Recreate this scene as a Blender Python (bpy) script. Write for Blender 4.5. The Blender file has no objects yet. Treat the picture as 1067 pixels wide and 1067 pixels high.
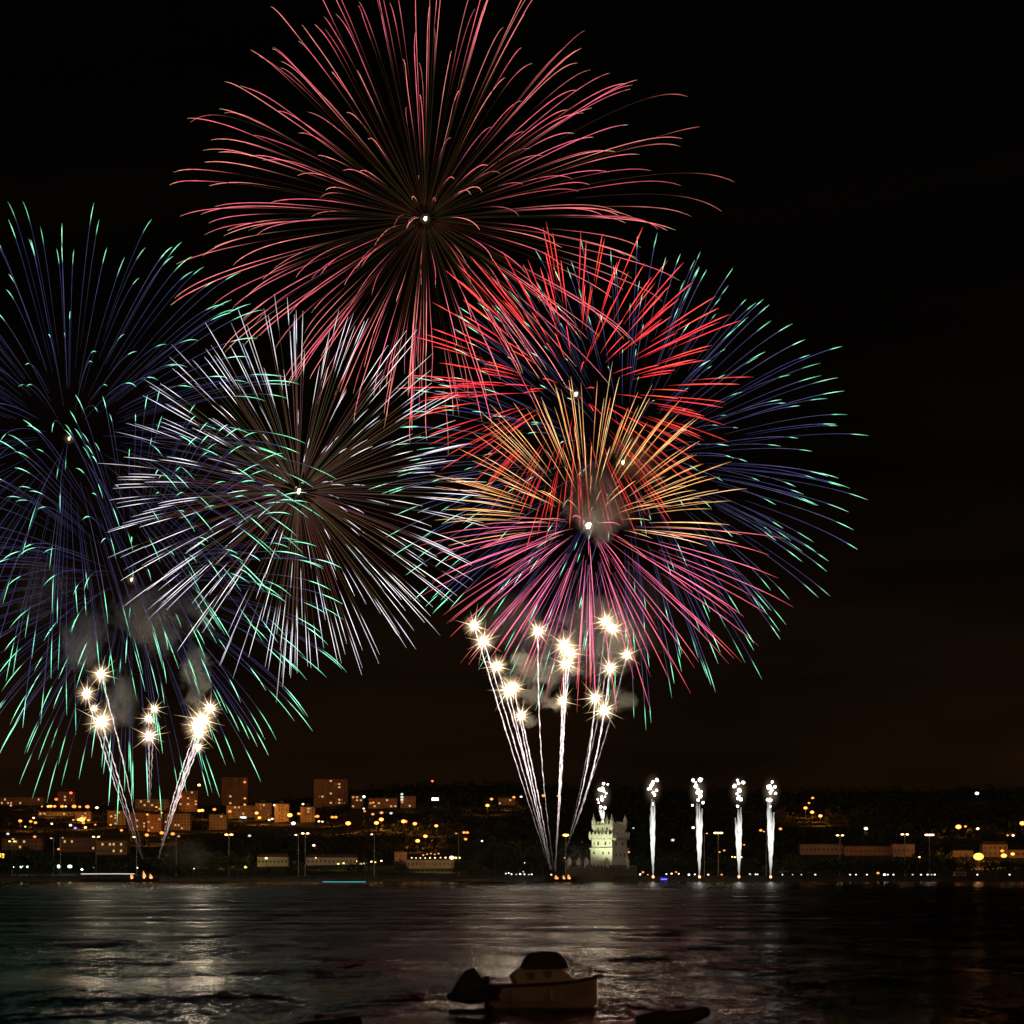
import bpy, math, random
from mathutils import Vector, Matrix
random.seed(11)
rnd = random.random
uni = random.uniform
SC = bpy.context.scene
COL = SC.collection

# ------------------------------------------------------------------ camera, sky, exposure
K = 3.06e-4            # metres per photo pixel per metre of distance (photo is 1067 px wide)
HZ = 908.0             # photo row of the true horizon
CAM_H = 5.75           # the camera stands on the near river bank

cam_d = bpy.data.cameras.new('camera')
cam = bpy.data.objects.new('camera', cam_d)
COL.objects.link(cam)
cam.location = (0, 0, CAM_H)
cam.rotation_euler = (math.radians(90), 0, 0)
cam_d.sensor_width = 36.0
cam_d.lens = 36.0 / (1067 * K)
cam_d.shift_y = (HZ - 533.5) / 1067
cam_d.clip_start = 1.0
cam_d.clip_end = 20000
cam_d.dof.use_dof = True
cam_d.dof.focus_distance = 1750
cam_d.dof.aperture_fstop = 1.35
SC.camera = cam

SC.view_settings.view_transform = 'Standard'
SC.view_settings.look = 'None'
SC.view_settings.exposure = 0
SC.view_settings.gamma = 1
SC.render.engine = 'CYCLES'
cy = SC.cycles
cy.use_denoising = True
try:
    cy.denoiser = 'OPENIMAGEDENOISE'
    cy.denoising_input_passes = 'RGB_ALBEDO_NORMAL'
except Exception:
    pass
cy.max_bounces = 5
cy.diffuse_bounces = 2
cy.glossy_bounces = 3
cy.volume_bounces = 1
cy.transparent_max_bounces = 24
cy.sample_clamp_indirect = 3.0
cy.use_light_tree = True
cy.volume_max_steps = 96

W = bpy.data.worlds.new('World')
SC.world = W
W.use_nodes = True
nt = W.node_tree
bg = nt.nodes['Background']
tc = nt.nodes.new('ShaderNodeTexCoord')
sep = nt.nodes.new('ShaderNodeSeparateXYZ')
nt.links.new(tc.outputs['Generated'], sep.inputs[0])
ramp = nt.nodes.new('ShaderNodeValToRGB')          # light pollution: warm at the horizon, black overhead
nt.links.new(sep.outputs['Z'], ramp.inputs['Fac'])
e = ramp.color_ramp.elements
e[0].position = 0.0;  e[0].color = (0.0078, 0.0037, 0.0012, 1)
e[1].position = 1.0;  e[1].color = (0.0004, 0.0003, 0.0003, 1)
for p, c in ((0.045, (0.0062, 0.0029, 0.0010, 1)), (0.10, (0.0027, 0.0014, 0.0007, 1)),
             (0.17, (0.0010, 0.0007, 0.0005, 1)), (0.27, (0.0007, 0.0005, 0.0004, 1))):
    n = e.new(p); n.color = c
# sky glow of the town on the camera's own bank, strengthened to light the boats
mr = nt.nodes.new('ShaderNodeMapRange')
mr.inputs['From Min'].default_value = 0.15
mr.inputs['From Max'].default_value = -0.6
mr.inputs['To Min'].default_value = 1.0
mr.inputs['To Max'].default_value = 60.0
nt.links.new(sep.outputs['Y'], mr.inputs['Value'])
cm = nt.nodes.new('ShaderNodeMapping'); cm.inputs['Scale'].default_value = (5, 5, 22)
nt.links.new(tc.outputs['Generated'], cm.inputs['Vector'])
cn = nt.nodes.new('ShaderNodeTexNoise'); cn.inputs['Scale'].default_value = 1.6; cn.inputs['Detail'].default_value = 5
nt.links.new(cm.outputs['Vector'], cn.inputs['Vector'])
cr = nt.nodes.new('ShaderNodeMapRange'); cr.inputs['From Min'].default_value = .3; cr.inputs['From Max'].default_value = .7
cr.inputs['To Min'].default_value = .55; cr.inputs['To Max'].default_value = 1.45
nt.links.new(cn.outputs['Fac'], cr.inputs['Value'])
cx = nt.nodes.new('ShaderNodeVectorMath'); cx.operation = 'SCALE'       # thin cloud lit by the town
nt.links.new(ramp.outputs['Color'], cx.inputs[0]); nt.links.new(cr.outputs['Result'], cx.inputs['Scale'])
nt.links.new(cx.outputs[0], bg.inputs['Color'])
nt.links.new(mr.outputs['Result'], bg.inputs['Strength'])

# ------------------------------------------------------------------ helpers
def at(px, py, Y):
    return Vector(((px - 533.5) * K * Y, Y, CAM_H + (HZ - py) * K * Y))

class MB:
    def __init__(s):
        s.v = []; s.f = []; s.c = []
    def add(s, vs, fs, cs=None):
        o = len(s.v)
        s.v += [tuple(v) for v in vs]
        s.f += [tuple(i + o for i in f) for f in fs]
        if cs: s.c += cs
    def box(s, x0, x1, y0, y1, z0, z1, M=None):
        vs = [Vector(p) for p in ((x0,y0,z0),(x1,y0,z0),(x1,y1,z0),(x0,y1,z0),(x0,y0,z1),(x1,y0,z1),(x1,y1,z1),(x0,y1,z1))]
        if M: vs = [M @ v for v in vs]
        s.add(vs, ((0,3,2,1),(4,5,6,7),(0,1,5,4),(1,2,6,5),(2,3,7,6),(3,0,4,7)))
    def tube(s, pts, rad, n=5, cols=None, cap=True):
        pts = [Vector(p) for p in pts]
        rings = []; cs = []
        m = len(pts)
        for i, p in enumerate(pts):
            t = (pts[min(i+1, m-1)] - pts[max(i-1, 0)])
            if t.length < 1e-6: t = Vector((0,0,1))
            t.normalize()
            a = t.cross(Vector((0.31,0.94,0.12)))
            if a.length < 1e-3: a = t.cross(Vector((1,0,0)))
            a.normalize(); b = t.cross(a)
            r = rad[i] if isinstance(rad, (list, tuple)) else rad
            for j in range(n):
                th = 2*math.pi*j/n
                rings.append(p + a*(r*math.cos(th)) + b*(r*math.sin(th)))
                if cols: cs.append(cols[i])
        fs = []
        for i in range(m-1):
            for j in range(n):
                fs.append((i*n+j, i*n+(j+1)%n, (i+1)*n+(j+1)%n, (i+1)*n+j))
        if cap:
            fs.append(tuple(range(n-1,-1,-1))); fs.append(tuple((m-1)*n+j for j in range(n)))
        s.add(rings, fs, cs if cols else None)
    def lathe(s, prof, n=12, c=(0,0,0)):
        vs = []
        for r, z in prof:
            for j in range(n):
                th = 2*math.pi*j/n
                vs.append((c[0]+r*math.cos(th), c[1]+r*math.sin(th), c[2]+z))
        fs = []
        m = len(prof)
        for i in range(m-1):
            for j in range(n):
                fs.append((i*n+j, i*n+(j+1)%n, (i+1)*n+(j+1)%n, (i+1)*n+j))
        fs.append(tuple(range(n-1,-1,-1))); fs.append(tuple((m-1)*n+j for j in range(n)))
        s.add(vs, fs)
    def ball(s, c, r, nu=8, nv=6, jit=0.0, col=None, sq=(1,1,1)):
        c = Vector(c)
        vs = [c + Vector((0,0,r*sq[2]))]
        for i in range(1, nv):
            ph = math.pi*i/nv
            for j in range(nu):
                th = 2*math.pi*j/nu
                q = r*(1+uni(-jit, jit))
                vs.append(c + Vector((q*sq[0]*math.sin(ph)*math.cos(th), q*sq[1]*math.sin(ph)*math.sin(th), q*sq[2]*math.cos(ph))))
        vs.append(c - Vector((0,0,r*sq[2])))
        fs = []
        for j in range(nu):
            fs.append((0, 1+j, 1+(j+1)%nu))
        for i in range(nv-2):
            for j in range(nu):
                a = 1+i*nu+j; b = 1+i*nu+(j+1)%nu
                fs.append((a, a+nu, b+nu, b))
        L = len(vs)-1
        for j in range(nu):
            fs.append((L, L-nu+(j+1)%nu, L-nu+j))
        s.add(vs, fs, [col]*len(vs) if col else None)
    def mesh(s, name, mat):
        me = bpy.data.meshes.new(name)
        me.from_pydata(s.v, [], s.f)
        if s.c:
            a = me.attributes.new('fire', 'FLOAT_COLOR', 'POINT')
            flat = []
            for c in s.c: flat += [c[0], c[1], c[2], 1.0]
            a.data.foreach_set('color', flat)
        if mat: me.materials.append(mat)
        me.update()
        return me
    def build(s, name, mat, parent=None, smooth=False):
        me = s.mesh(name, mat)
        if smooth:
            me.polygons.foreach_set('use_smooth', [True]*len(me.polygons))
        return link(name, me, parent)

def link(name, me, parent=None, loc=None):
    o = bpy.data.objects.new(name, me)
    COL.objects.link(o)
    if parent: o.parent = parent
    if loc is not None: o.location = loc
    return o

def empty(name, loc, rz=0):
    o = bpy.data.objects.new(name, None)
    COL.objects.link(o)
    o.location = loc; o.rotation_euler = (0, 0, rz)
    o.empty_display_size = 0.5
    return o

def tag(o, label=None, cat=None, group=None, kind=None):
    if label: o['label'] = label
    if cat: o['category'] = cat
    if group: o['group'] = group
    if kind: o['kind'] = kind
    return o

def copy_tree(o, parent=None):
    c = o.copy(); COL.objects.link(c); c.parent = parent
    for ch in o.children: copy_tree(ch, c)
    return c

ORD = ['first','second','third','fourth','fifth','sixth','seventh','eighth','ninth','tenth','eleventh','twelfth',
       'thirteenth','fourteenth','fifteenth','sixteenth','seventeenth','eighteenth','nineteenth','twentieth']

# ------------------------------------------------------------------ materials
MATS = {}
def matte(name, col, rough=0.8, var=0.25, scale=0.6, bump=0.0, metal=0.0):
    if name in MATS: return MATS[name]
    m = bpy.data.materials.new(name); m.use_nodes = True
    t = m.node_tree; b = t.nodes['Principled BSDF']
    co = t.nodes.new('ShaderNodeTexCoord')
    nz = t.nodes.new('ShaderNodeTexNoise'); nz.inputs['Scale'].default_value = scale; nz.inputs['Detail'].default_value = 6
    t.links.new(co.outputs['Object'], nz.inputs['Vector'])
    rp = t.nodes.new('ShaderNodeValToRGB')
    rp.color_ramp.elements[0].position = 0.3; rp.color_ramp.elements[1].position = 0.7
    rp.color_ramp.elements[0].color = tuple(c*(1-var) for c in col) + (1,)
    rp.color_ramp.elements[1].color = tuple(min(1, c*(1+var)) for c in col) + (1,)
    t.links.new(nz.outputs['Fac'], rp.inputs['Fac'])
    t.links.new(rp.outputs['Color'], b.inputs['Base Color'])
    b.inputs['Roughness'].default_value = rough
    b.inputs['Metallic'].default_value = metal
    if bump:
        bp = t.nodes.new('ShaderNodeBump'); bp.inputs['Strength'].default_value = bump
        t.links.new(nz.outputs['Fac'], bp.inputs['Height']); t.links.new(bp.outputs['Normal'], b.inputs['Normal'])
    MATS[name] = m
    return m

def glow(name, col, st, sample='AUTO'):
    if name in MATS: return MATS[name]
    m = bpy.data.materials.new(name); m.use_nodes = True
    t = m.node_tree; t.nodes.clear()
    out = t.nodes.new('ShaderNodeOutputMaterial'); em = t.nodes.new('ShaderNodeEmission')
    em.inputs['Color'].default_value = col + (1,); em.inputs['Strength'].default_value = st
    t.links.new(em.outputs[0], out.inputs['Surface'])
    m.cycles.emission_sampling = sample
    MATS[name] = m
    return m

def fire_mat(name, st, sample='AUTO'):
    m = bpy.data.materials.new(name); m.use_nodes = True
    t = m.node_tree; t.nodes.clear()
    out = t.nodes.new('ShaderNodeOutputMaterial'); em = t.nodes.new('ShaderNodeEmission')
    at_ = t.nodes.new('ShaderNodeAttribute'); at_.attribute_name = 'fire'
    t.links.new(at_.outputs['Color'], em.inputs['Color']); em.inputs['Strength'].default_value = st
    t.links.new(em.outputs[0], out.inputs['Surface'])
    m.cycles.emission_sampling = sample
    return m
FIRE = fire_mat('burning_star_fire', 1.0, 'NONE')
HEAD = fire_mat('burning_comet_fire', 1.0)

def halo_mat(name, col, st, power):
    # glow around bright sources imitated by an emissive ball, thinning outward from its middle
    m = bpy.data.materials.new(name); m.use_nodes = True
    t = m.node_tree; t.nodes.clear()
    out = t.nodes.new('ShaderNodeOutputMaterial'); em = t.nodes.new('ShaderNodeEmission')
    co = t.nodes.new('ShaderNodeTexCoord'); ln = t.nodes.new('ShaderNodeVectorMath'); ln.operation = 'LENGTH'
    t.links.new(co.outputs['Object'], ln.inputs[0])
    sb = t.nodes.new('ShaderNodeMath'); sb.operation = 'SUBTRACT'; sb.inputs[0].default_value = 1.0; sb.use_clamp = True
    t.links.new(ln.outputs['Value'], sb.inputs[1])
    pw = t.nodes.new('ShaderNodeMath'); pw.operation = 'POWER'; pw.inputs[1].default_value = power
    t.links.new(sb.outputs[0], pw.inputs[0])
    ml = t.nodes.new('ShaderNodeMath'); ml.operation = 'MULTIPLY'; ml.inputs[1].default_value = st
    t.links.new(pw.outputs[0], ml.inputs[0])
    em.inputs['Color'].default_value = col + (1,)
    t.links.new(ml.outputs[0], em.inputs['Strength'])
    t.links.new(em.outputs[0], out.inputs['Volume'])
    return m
HALO2 = halo_mat('pale_halo', (1.0, 0.72, 0.5), 0.07, 3.2)
HALO = halo_mat('glow_halo', (1.0, 0.68, 0.40), 0.22, 2.6)

M_black = matte('blackened_metal', (0.02, 0.02, 0.02), 0.6)
M_lpole = matte('dark_lamp_pole', (0.05, 0.048, 0.045), 0.5)
M_pole = matte('painted_pole', (0.35, 0.34, 0.31), 0.5)
M_quay = matte('quay_stone', (0.075, 0.065, 0.05), 0.9, 0.35, 0.3)
M_ground = matte('hill_earth', (0.035, 0.036, 0.02), 0.95, 0.4, 0.03)
M_leaf = matte('dark_leaves', (0.045, 0.06, 0.02), 0.8, 0.5, 0.7)
M_leaf2 = matte('lit_leaves', (0.085, 0.095, 0.03), 0.8, 0.5, 0.7)  # lamplight put into the colour: paler leaf copy for the lit trees
M_bark = matte('bark', (0.08, 0.06, 0.045), 0.9)
M_wall_a = matte('ochre_plaster', (0.42, 0.31, 0.2), 0.9, 0.2, 0.15)
M_wall_b = matte('pale_plaster', (0.5, 0.46, 0.4), 0.9, 0.2, 0.15)
M_wall_c = matte('brick_red_plaster', (0.36, 0.2, 0.13), 0.9, 0.2, 0.15)
M_roof = matte('roof_tile', (0.25, 0.13, 0.08), 0.9, 0.3, 0.8)
M_dkglass = matte('dark_window_glass', (0.11, 0.085, 0.06), 0.35)
M_stone = matte('tower_limestone', (0.46, 0.44, 0.36), 0.85, 0.22, 0.9, 0.3)
M_opening = matte('dark_opening', (0.03, 0.028, 0.024), 0.9)

# ------------------------------------------------------------------ setting: river, quay, hills
SLOPE = 1.0
def water_material():
    m = bpy.data.materials.new('river_water'); m.use_nodes = True
    t = m.node_tree; b = t.nodes['Principled BSDF']
    b.inputs['Base Color'].default_value = (0.004, 0.006, 0.006, 1)
    b.inputs['IOR'].default_value = 1.33
    b.inputs['Specular IOR Level'].default_value = 0.0105
    co = t.nodes.new('ShaderNodeTexCoord')
    def noise(sx, sy, det=3.0, rough=0.6, dist=0.0):
        mp = t.nodes.new('ShaderNodeMapping'); mp.inputs['Scale'].default_value = (sx, sy, 1)
        t.links.new(co.outputs['Object'], mp.inputs['Vector'])
        nz = t.nodes.new('ShaderNodeTexNoise'); nz.inputs['Scale'].default_value = 1.0
        nz.inputs['Detail'].default_value = det; nz.inputs['Roughness'].default_value = rough
        nz.inputs['Distortion'].default_value = dist
        t.links.new(mp.outputs['Vector'], nz.inputs['Vector'])
        return nz.outputs['Fac']
    def math_(op, a, b_):
        n = t.nodes.new('ShaderNodeMath'); n.operation = op
        for i, q in enumerate((a, b_)):
            if isinstance(q, (int, float)): n.inputs[i].default_value = q
            else: t.links.new(q, n.inputs[i])
        return n.outputs[0]
    def slopes(sx, sy, det, rough, dist=0.0):         # random wave slopes
        mp = t.nodes.new('ShaderNodeMapping'); mp.inputs['Scale'].default_value = (sx, sy, 1)
        t.links.new(co.outputs['Object'], mp.inputs['Vector'])
        nz = t.nodes.new('ShaderNodeTexNoise'); nz.inputs['Scale'].default_value = 1.0
        nz.inputs['Detail'].default_value = det; nz.inputs['Roughness'].default_value = rough; nz.inputs['Distortion'].default_value = dist
        t.links.new(mp.outputs['Vector'], nz.inputs['Vector'])
        v = t.nodes.new('ShaderNodeVectorMath'); v.operation = 'SUBTRACT'; v.inputs[1].default_value = (.5,.5,.5)
        t.links.new(nz.outputs['Color'], v.inputs[0])
        return v.outputs[0]
    chop = slopes(2.0, 0.6, 4, 0.75, 0.5)
    sea = slopes(0.16, 0.05, 4, 0.7, 0.5)
    swell = noise(0.014, 0.05, 3, 0.6, 0.8)           # wakes and cat's-paws of wind
    sp = t.nodes.new('ShaderNodeSeparateXYZ'); t.links.new(co.outputs['Object'], sp.inputs[0])
    wob = noise(0.003, 0.004, 2)
    yy = math_('ADD', math_('DIVIDE', sp.outputs['Y'], 1800.0), math_('MULTIPLY', math_('SUBTRACT', wob, 0.5), 0.06))
    wr = t.nodes.new('ShaderNodeValToRGB'); t.links.new(yy, wr.inputs['Fac'])   # wind on the water: ruffled near both banks, slick in mid river
    el = wr.color_ramp.elements
    el[0].position = 0.0; el[0].color = (.7,.7,.7,1); el[1].position = 1.0; el[1].color = (.3,.3,.3,1)
    for p, v in ((0.06,.75),(0.085,.8),(0.11,.95),(0.14,1.35),(0.19,1.9),(0.50,1.9),(0.66,.8),(0.80,.42)):
        n = el.new(p); n.color = (v,v,v,1)
    wind = wr.outputs['Color']
    bands = t.nodes.new('ShaderNodeMapRange')
    bands.inputs['From Min'].default_value = 0.36; bands.inputs['From Max'].default_value = 0.62
    bands.inputs['To Min'].default_value = 0.55; bands.inputs['To Max'].default_value = 1.5
    t.links.new(swell, bands.inputs['Value'])
    amp = math_('MULTIPLY', wind, bands.outputs['Result'])
    sv = t.nodes.new('ShaderNodeVectorMath'); sv.operation = 'ADD'
    t.links.new(chop, sv.inputs[0]); t.links.new(sea, sv.inputs[1])
    sc_ = t.nodes.new('ShaderNodeVectorMath'); sc_.operation = 'SCALE'
    t.links.new(sv.outputs[0], sc_.inputs[0]); t.links.new(math_('MULTIPLY', amp, SLOPE), sc_.inputs['Scale'])
    ml = t.nodes.new('ShaderNodeVectorMath'); ml.operation = 'MULTIPLY_ADD'
    ml.inputs[1].default_value = (1.7, 0.9, 0.0); ml.inputs[2].default_value = (0,0,1)
    t.links.new(sc_.outputs[0], ml.inputs[0])
    nn = t.nodes.new('ShaderNodeVectorMath'); nn.operation = 'NORMALIZE'; t.links.new(ml.outputs[0], nn.inputs[0])
    t.links.new(nn.outputs[0], b.inputs['Normal'])
    t.links.new(math_('ADD', 0.10, math_('MULTIPLY', amp, 0.10)), b.inputs['Roughness'])
    return m
mb = MB()
mb.add([(-2500,-300,0),(2500,-300,0),(2500,1830,0),(-2500,1830,0)], [(0,1,2,3)])
tag(mb.build('river_water', water_material()), kind='structure')

def lerp_tab(tab, x):
    if x <= tab[0][0]: return tab[0][1]
    for (a, va), (b, vb) in zip(tab, tab[1:]):
        if x <= b:
            u = (x-a)/(b-a); u = u*u*(3-2*u)
            return va + (vb-va)*u
    return tab[-1][1]
RIDGE = [(-900,838),(0,838),(230,839),(340,831),(400,819),(530,818),(640,824),(800,826),(960,825),(1067,823),(2200,823)]
Y_FLAT, Y_RIDGE = 1960.0, 2900.0
def ground(x, Y):
    px = x/(K*Y) + 533.5
    zr = CAM_H + (HZ - lerp_tab(RIDGE, px))*K*Y_RIDGE
    if Y < Y_FLAT: return 2.6
    u = min(1.0, (Y-Y_FLAT)/(Y_RIDGE-Y_FLAT))
    z = 2.6 + (zr-2.6)*(0.85*u + 0.15*u*u*(3-2*u))
    if Y > Y_RIDGE: z -= (Y-Y_RIDGE)*0.06
    return z + 0.7*math.sin(x*0.021+Y*0.013)*u
mb = MB()
xs = [-2600 + 5200*i/150 for i in range(151)]
ys = [1788 + (3400-1788)*j/80 for j in range(81)]
for Y in ys:
    for x in xs: mb.v.append((x, Y, ground(x, Y)))
for j in range(80):
    for i in range(150):
        a = j*151+i
        mb.f.append((a, a+1, a+152, a+151))
tag(mb.build('hill_terrain', M_ground, None, True), kind='structure')
mb = MB()
mb.box(-2600, 2600, 1786, 1790.5, -4, 2.75)
mb.box(-2600, 2600, 1785.4, 1787.2, 2.752, 3.15)
tag(mb.build('quay_wall', M_quay), 'long dark stone quay wall running along the far waterline', 'wall')

def hit(px, py, lift=0.0, Y0=1800, Y1=3000):
    """distance at which the line of sight through a photo pixel comes down to the ground + lift"""
    Y = Y0
    while Y < Y1:
        p = at(px, py, Y)
        if ground(p.x, Y) + lift >= p.z: return Y
        Y += 4
    return Y_RIDGE - 20

# ------------------------------------------------------------------ buildings
BLD = []
def building(px0, px1, pt, pb, dep, mat, label, win=(0,0), roof='flat', lit=(), rz=0.0, name='apartment_block', Y=None, cat='building', balc=False):
    Y = Y or hit((px0+px1)/2, pb)
    pc = at((px0+px1)/2, pb, Y)
    w = (px1-px0)*K*Y
    z0 = ground(pc.x, Y)
    top = CAM_H + (HZ-pt)*K*Y
    H = max(3.0, top - z0)
    root = empty(name, (pc.x, Y, z0-0.5), rz)
    tag(root, label, cat, 'buildings on the far bank')
    b = MB()
    b.box(-w/2, w/2, 0, dep, 0, H+0.5)
    if balc:                                          # stair towers and balcony stacks standing proud of the facade
        n = max(2, int(w/7))
        for i in range(n):
            x = -w/2 + (i+0.5)*w/n
            b.box(x-0.9, x+0.9, -1.0, -0.002, 0, H-0.4)
    b.build('wall', mat, root)
    r = MB()
    if roof == 'flat':
        r.box(-w/2-0.3, w/2+0.3, -0.3, dep+0.3, H+0.502, H+1.1)
        if H > 12: r.box(-w*0.15, w*0.12, dep*0.3, dep*0.7, H+1.102, H+3.4)
    else:
        g = H+0.5
        r.add([(-w/2-0.5,-0.6,g+.01),(w/2+0.5,-0.6,g+.01),(w/2+0.5,dep+0.6,g+.01),(-w/2-0.5,dep+0.6,g+.01),(-w/2+1,dep/2,g+2.2),(w/2-1,dep/2,g+2.2)],
              [(0,1,5,4),(2,3,4,5),(1,2,5),(3,0,4),(0,3,2,1)])
    r.build('roof', M_roof if roof != 'flat' else M_quay, root)
    nx, nz = win
    wr = random.Random(int(px0*7+pt*3))
    if nx:
        ww = min(1.9, w/nx*0.5); wh = min(1.6, H/nz*0.5)
        wm = MB(); wm.box(-ww/2, ww/2, -0.06, -0.003, -wh/2, wh/2)
        me = wm.mesh('window', M_dkglass)
        wm2 = MB(); wm2.box(-ww/2, ww/2, -0.06, -0.003, -wh/2, wh/2)
        mel = wm2.mesh('window', glow('lit_window', (1.0, 0.52, 0.18), 0.75))
        for i in range(nx):
            for j in range(nz):
                x = -w/2 + (i+0.5)*w/nx
                if balc:
                    x += 2.0 if x < w/2-3 else -2.0
                z = 0.5 + H*(j+0.6)/(nz+0.15)
                link('window', mel if ((i, j) in lit or (name == 'apartment_block' and wr.random() < .16)) else me, root, (x, 0, z))
    BLD.append((px0, px1, pt, pb, Y))
    return root
A, B_, C_ = M_wall_a, M_wall_b, M_wall_c
building(-6, 45, 831, 839, 14, C_, 'long low terrace on the skyline at the far left, dim red brown', (16,2), lit={(3,1)})
building(60, 78, 825, 839, 14, C_, 'red brown block on the left ridge with red lamps on its roof', (5,4), lit={(1,2)}, balc=True)
building(78, 95, 846, 855, 12, A, 'small orange block right behind the brightest orange lamp cluster', (5,3), balc=True)
building(40, 77, 846, 850.5, 10, A, 'low ochre wall block under the row of orange lamps on the left ridge', (9,1))
building(112, 131, 845, 860, 12, A, 'ochre slab with pale stair bays, left of the left launch fan', (5,5), lit={(0,2)}, balc=True)
building(134, 152, 847, 866, 14, C_, 'stepped red brown block just behind the left comet fan', (5,6), lit={(2,3)})
building(153, 168, 849, 867, 14, C_, 'narrow red brown block between the two left comet trails', (4,6), lit={(3,4),(1,1)})
building(141, 176, 833, 845, 14, A, 'wide dim ochre block on the ridge between the left comet trails', (9,3))
building(171, 198, 848, 865, 14, A, 'ochre slab with rows of windows right of the left comet fan', (8,5), lit={(1,4)})
building(218, 236, 849, 865, 14, A, 'ochre end block with window grid left of the dark wooded spur', (5,5))
building(186, 206, 824, 846, 15, C_, 'dim brown tower block left of the oval orange lamp', (5,7))
building(231, 258, 810, 838, 16, C_, 'tall brown tower block with red lights, second highest on the skyline', (6,8), lit={(5,2)}, balc=True)
building(236, 266, 839.5, 853, 14, A, 'orange lit apartment block beside the small white sign', (7,4), lit={(1,3)}, balc=True)
building(266, 283, 837, 855, 14, A, 'bright orange apartment block with its ground floor most brightly lit', (4,5), balc=True)
building(286, 301, 838, 856.5, 14, A, 'orange apartment block left of the blue white street lamp', (4,5), balc=True)
building(313, 328, 841, 857, 14, A, 'orange apartment block at the right end of the lit row', (4,5), balc=True)
building(327, 362, 812, 842, 18, C_, 'tallest tower block on the skyline, wide and dim brown', (8,9), lit={(5,7),(5,6),(4,7)}, balc=True)
building(366, 378, 829, 842, 14, C_, 'dim block stepping down right of the tallest tower', (3,4))
building(384, 414, 832, 842, 14, C_, 'low dim block on the ridge below the three stacked white lights', (7,3), lit={(5,0)})
building(417, 433, 830, 842, 14, C_, 'dim block on the ridge left of the bright white sign', (4,3), lit={(0,1),(0,2)})
building(519, 537, 832, 839, 12, A, 'orange lit house row on the middle ridge above dark woods', (5,2), roof='hip')
building(62, 99, 873, 888, 16, C_, 'long dim warehouse behind the left lamp posts', (10,2), roof='hip')
building(101, 132, 876, 891, 16, A, 'dim warehouse right of the double yellow lamp post', (8,2), roof='hip')
building(2, 44, 874, 886, 16, C_, 'dim low hall behind the trees at the far left', (10,2), roof='hip')
building(268, 300, 893, 903, 14, B_, 'low pale hall on the shore, left of the pair of lamp posts', (8,1), roof='hip', name='hall')
building(319, 372, 893.5, 902, 18, B_, 'long low hall with warm lit pitched roof right of the pair of lamp posts', (12,1), roof='hip', name='hall')
building(411, 424, 888, 903, 12, C_, 'dim reddish hall end left of the grandstand', (3,2), name='hall')
building(424, 473, 896, 905.5, 16, A, 'ochre pavilion with a string of white lights along its roof edge', (12,1), name='pavilion')
building(834, 878, 880, 891, 14, A, 'long dim ochre wall building behind the first right lamp post', (10,1), name='hall')
building(880, 928, 882, 891.5, 14, C_, 'reddish low hall between the right hand lamp posts', (10,1), name='hall')
building(930, 953, 880, 893, 14, A, 'ochre hall behind the middle right lamp post', (5,1), name='hall')
building(993, 1014, 886.5, 893.5, 10, A, 'low orange wall house lit by the huge orange lamp on its left side', (4,1), name='hall')
building(1024, 1050, 880, 893.5, 14, A, 'orange lit house right of the huge orange lamp', (5,2), roof='hip', name='hall')
building(1052, 1080, 886, 894, 14, A, 'dim orange house at the right edge of the photo', (5,1), name='hall')
# kiosk on the promenade
kp = at(1000.5, 915, 1800)
kr = tag(empty('kiosk', (kp.x, 1800, 2.6)), 'small square kiosk with flat roof on the right promenade', 'kiosk')
b = MB(); b.box(-3.4,3.4,0,4,0,3.2); b.build('wall', B_, kr)
b = MB(); b.box(-3.9,3.9,-0.7,4.4,3.202,3.6); b.build('roof', M_quay, kr)
for x in (-1.7, 1.7):
    b = MB(); b.box(x-1.0,x+1.0,-0.06,-0.003,1.0,2.4); b.build('window', M_dkglass, kr)
b = MB(); b.box(-0.45,0.45,-0.07,-0.003,0.0,2.1); b.build('door', M_black, kr)

# ------------------------------------------------------------------ street lamps and other lamps
ORANGE = glow('sodium_lamp', (1.0, 0.27, 0.04), 2.5)
ORANGE_B = glow('strong_sodium_lamp', (1.0, 0.31, 0.06), 4.2)
YELLOW = glow('yellow_lamp', (1.0, 0.60, 0.15), 5)
WARM = glow('warm_white_lamp', (1.0, 0.66, 0.36), 4)
WHITE = glow('white_lamp', (0.88, 1.0, 0.92), 4)
GREENW = glow('green_white_flood', (0.55, 1.0, 0.66), 7)
BLUEW = glow('blue_white_lamp', (0.65, 0.85, 1.0), 4)
RED = glow('red_lamp', (1.0, 0.06, 0.03), 7)
DIM = glow('dim_orange_lamp', (1.0, 0.34, 0.08), 1.5)
DIMW = glow('dim_white_lamp', (0.9, 1.0, 0.9), 0.9)
_lm = {}
def lens_mesh(mat, r):
    k = (mat.name, round(r, 2))
    if k not in _lm:
        b = MB(); b.ball((0,0,0), r, 8, 6, 0, None, (1.15,1.15,0.8)); _lm[k] = b.mesh('lamp_globe', mat)
    return _lm[k]
def pole_mesh(h):
    k = ('pole', round(h*2)/2)
    if k not in _lm:
        b = MB(); b.tube([(0,0,0),(0,0,h*0.5),(0,0,h)], [0.13,0.10,0.07], 6); b.lathe([(0.24,0),(0.24,0.5),(0.14,0.6)], 8)
        _lm[k] = b.mesh('pole', M_lpole)
    return _lm[k]
def brk_mesh():
    if 'brk' not in _lm:
        b = MB(); b.tube([(0,1.4,-0.3),(0,0.7,0.05),(0,0,0)], 0.06, 6); _lm['brk'] = b.mesh('bracket', M_lpole)
    return _lm['brk']
NLAMP = [0]; LR = 1.0
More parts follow.
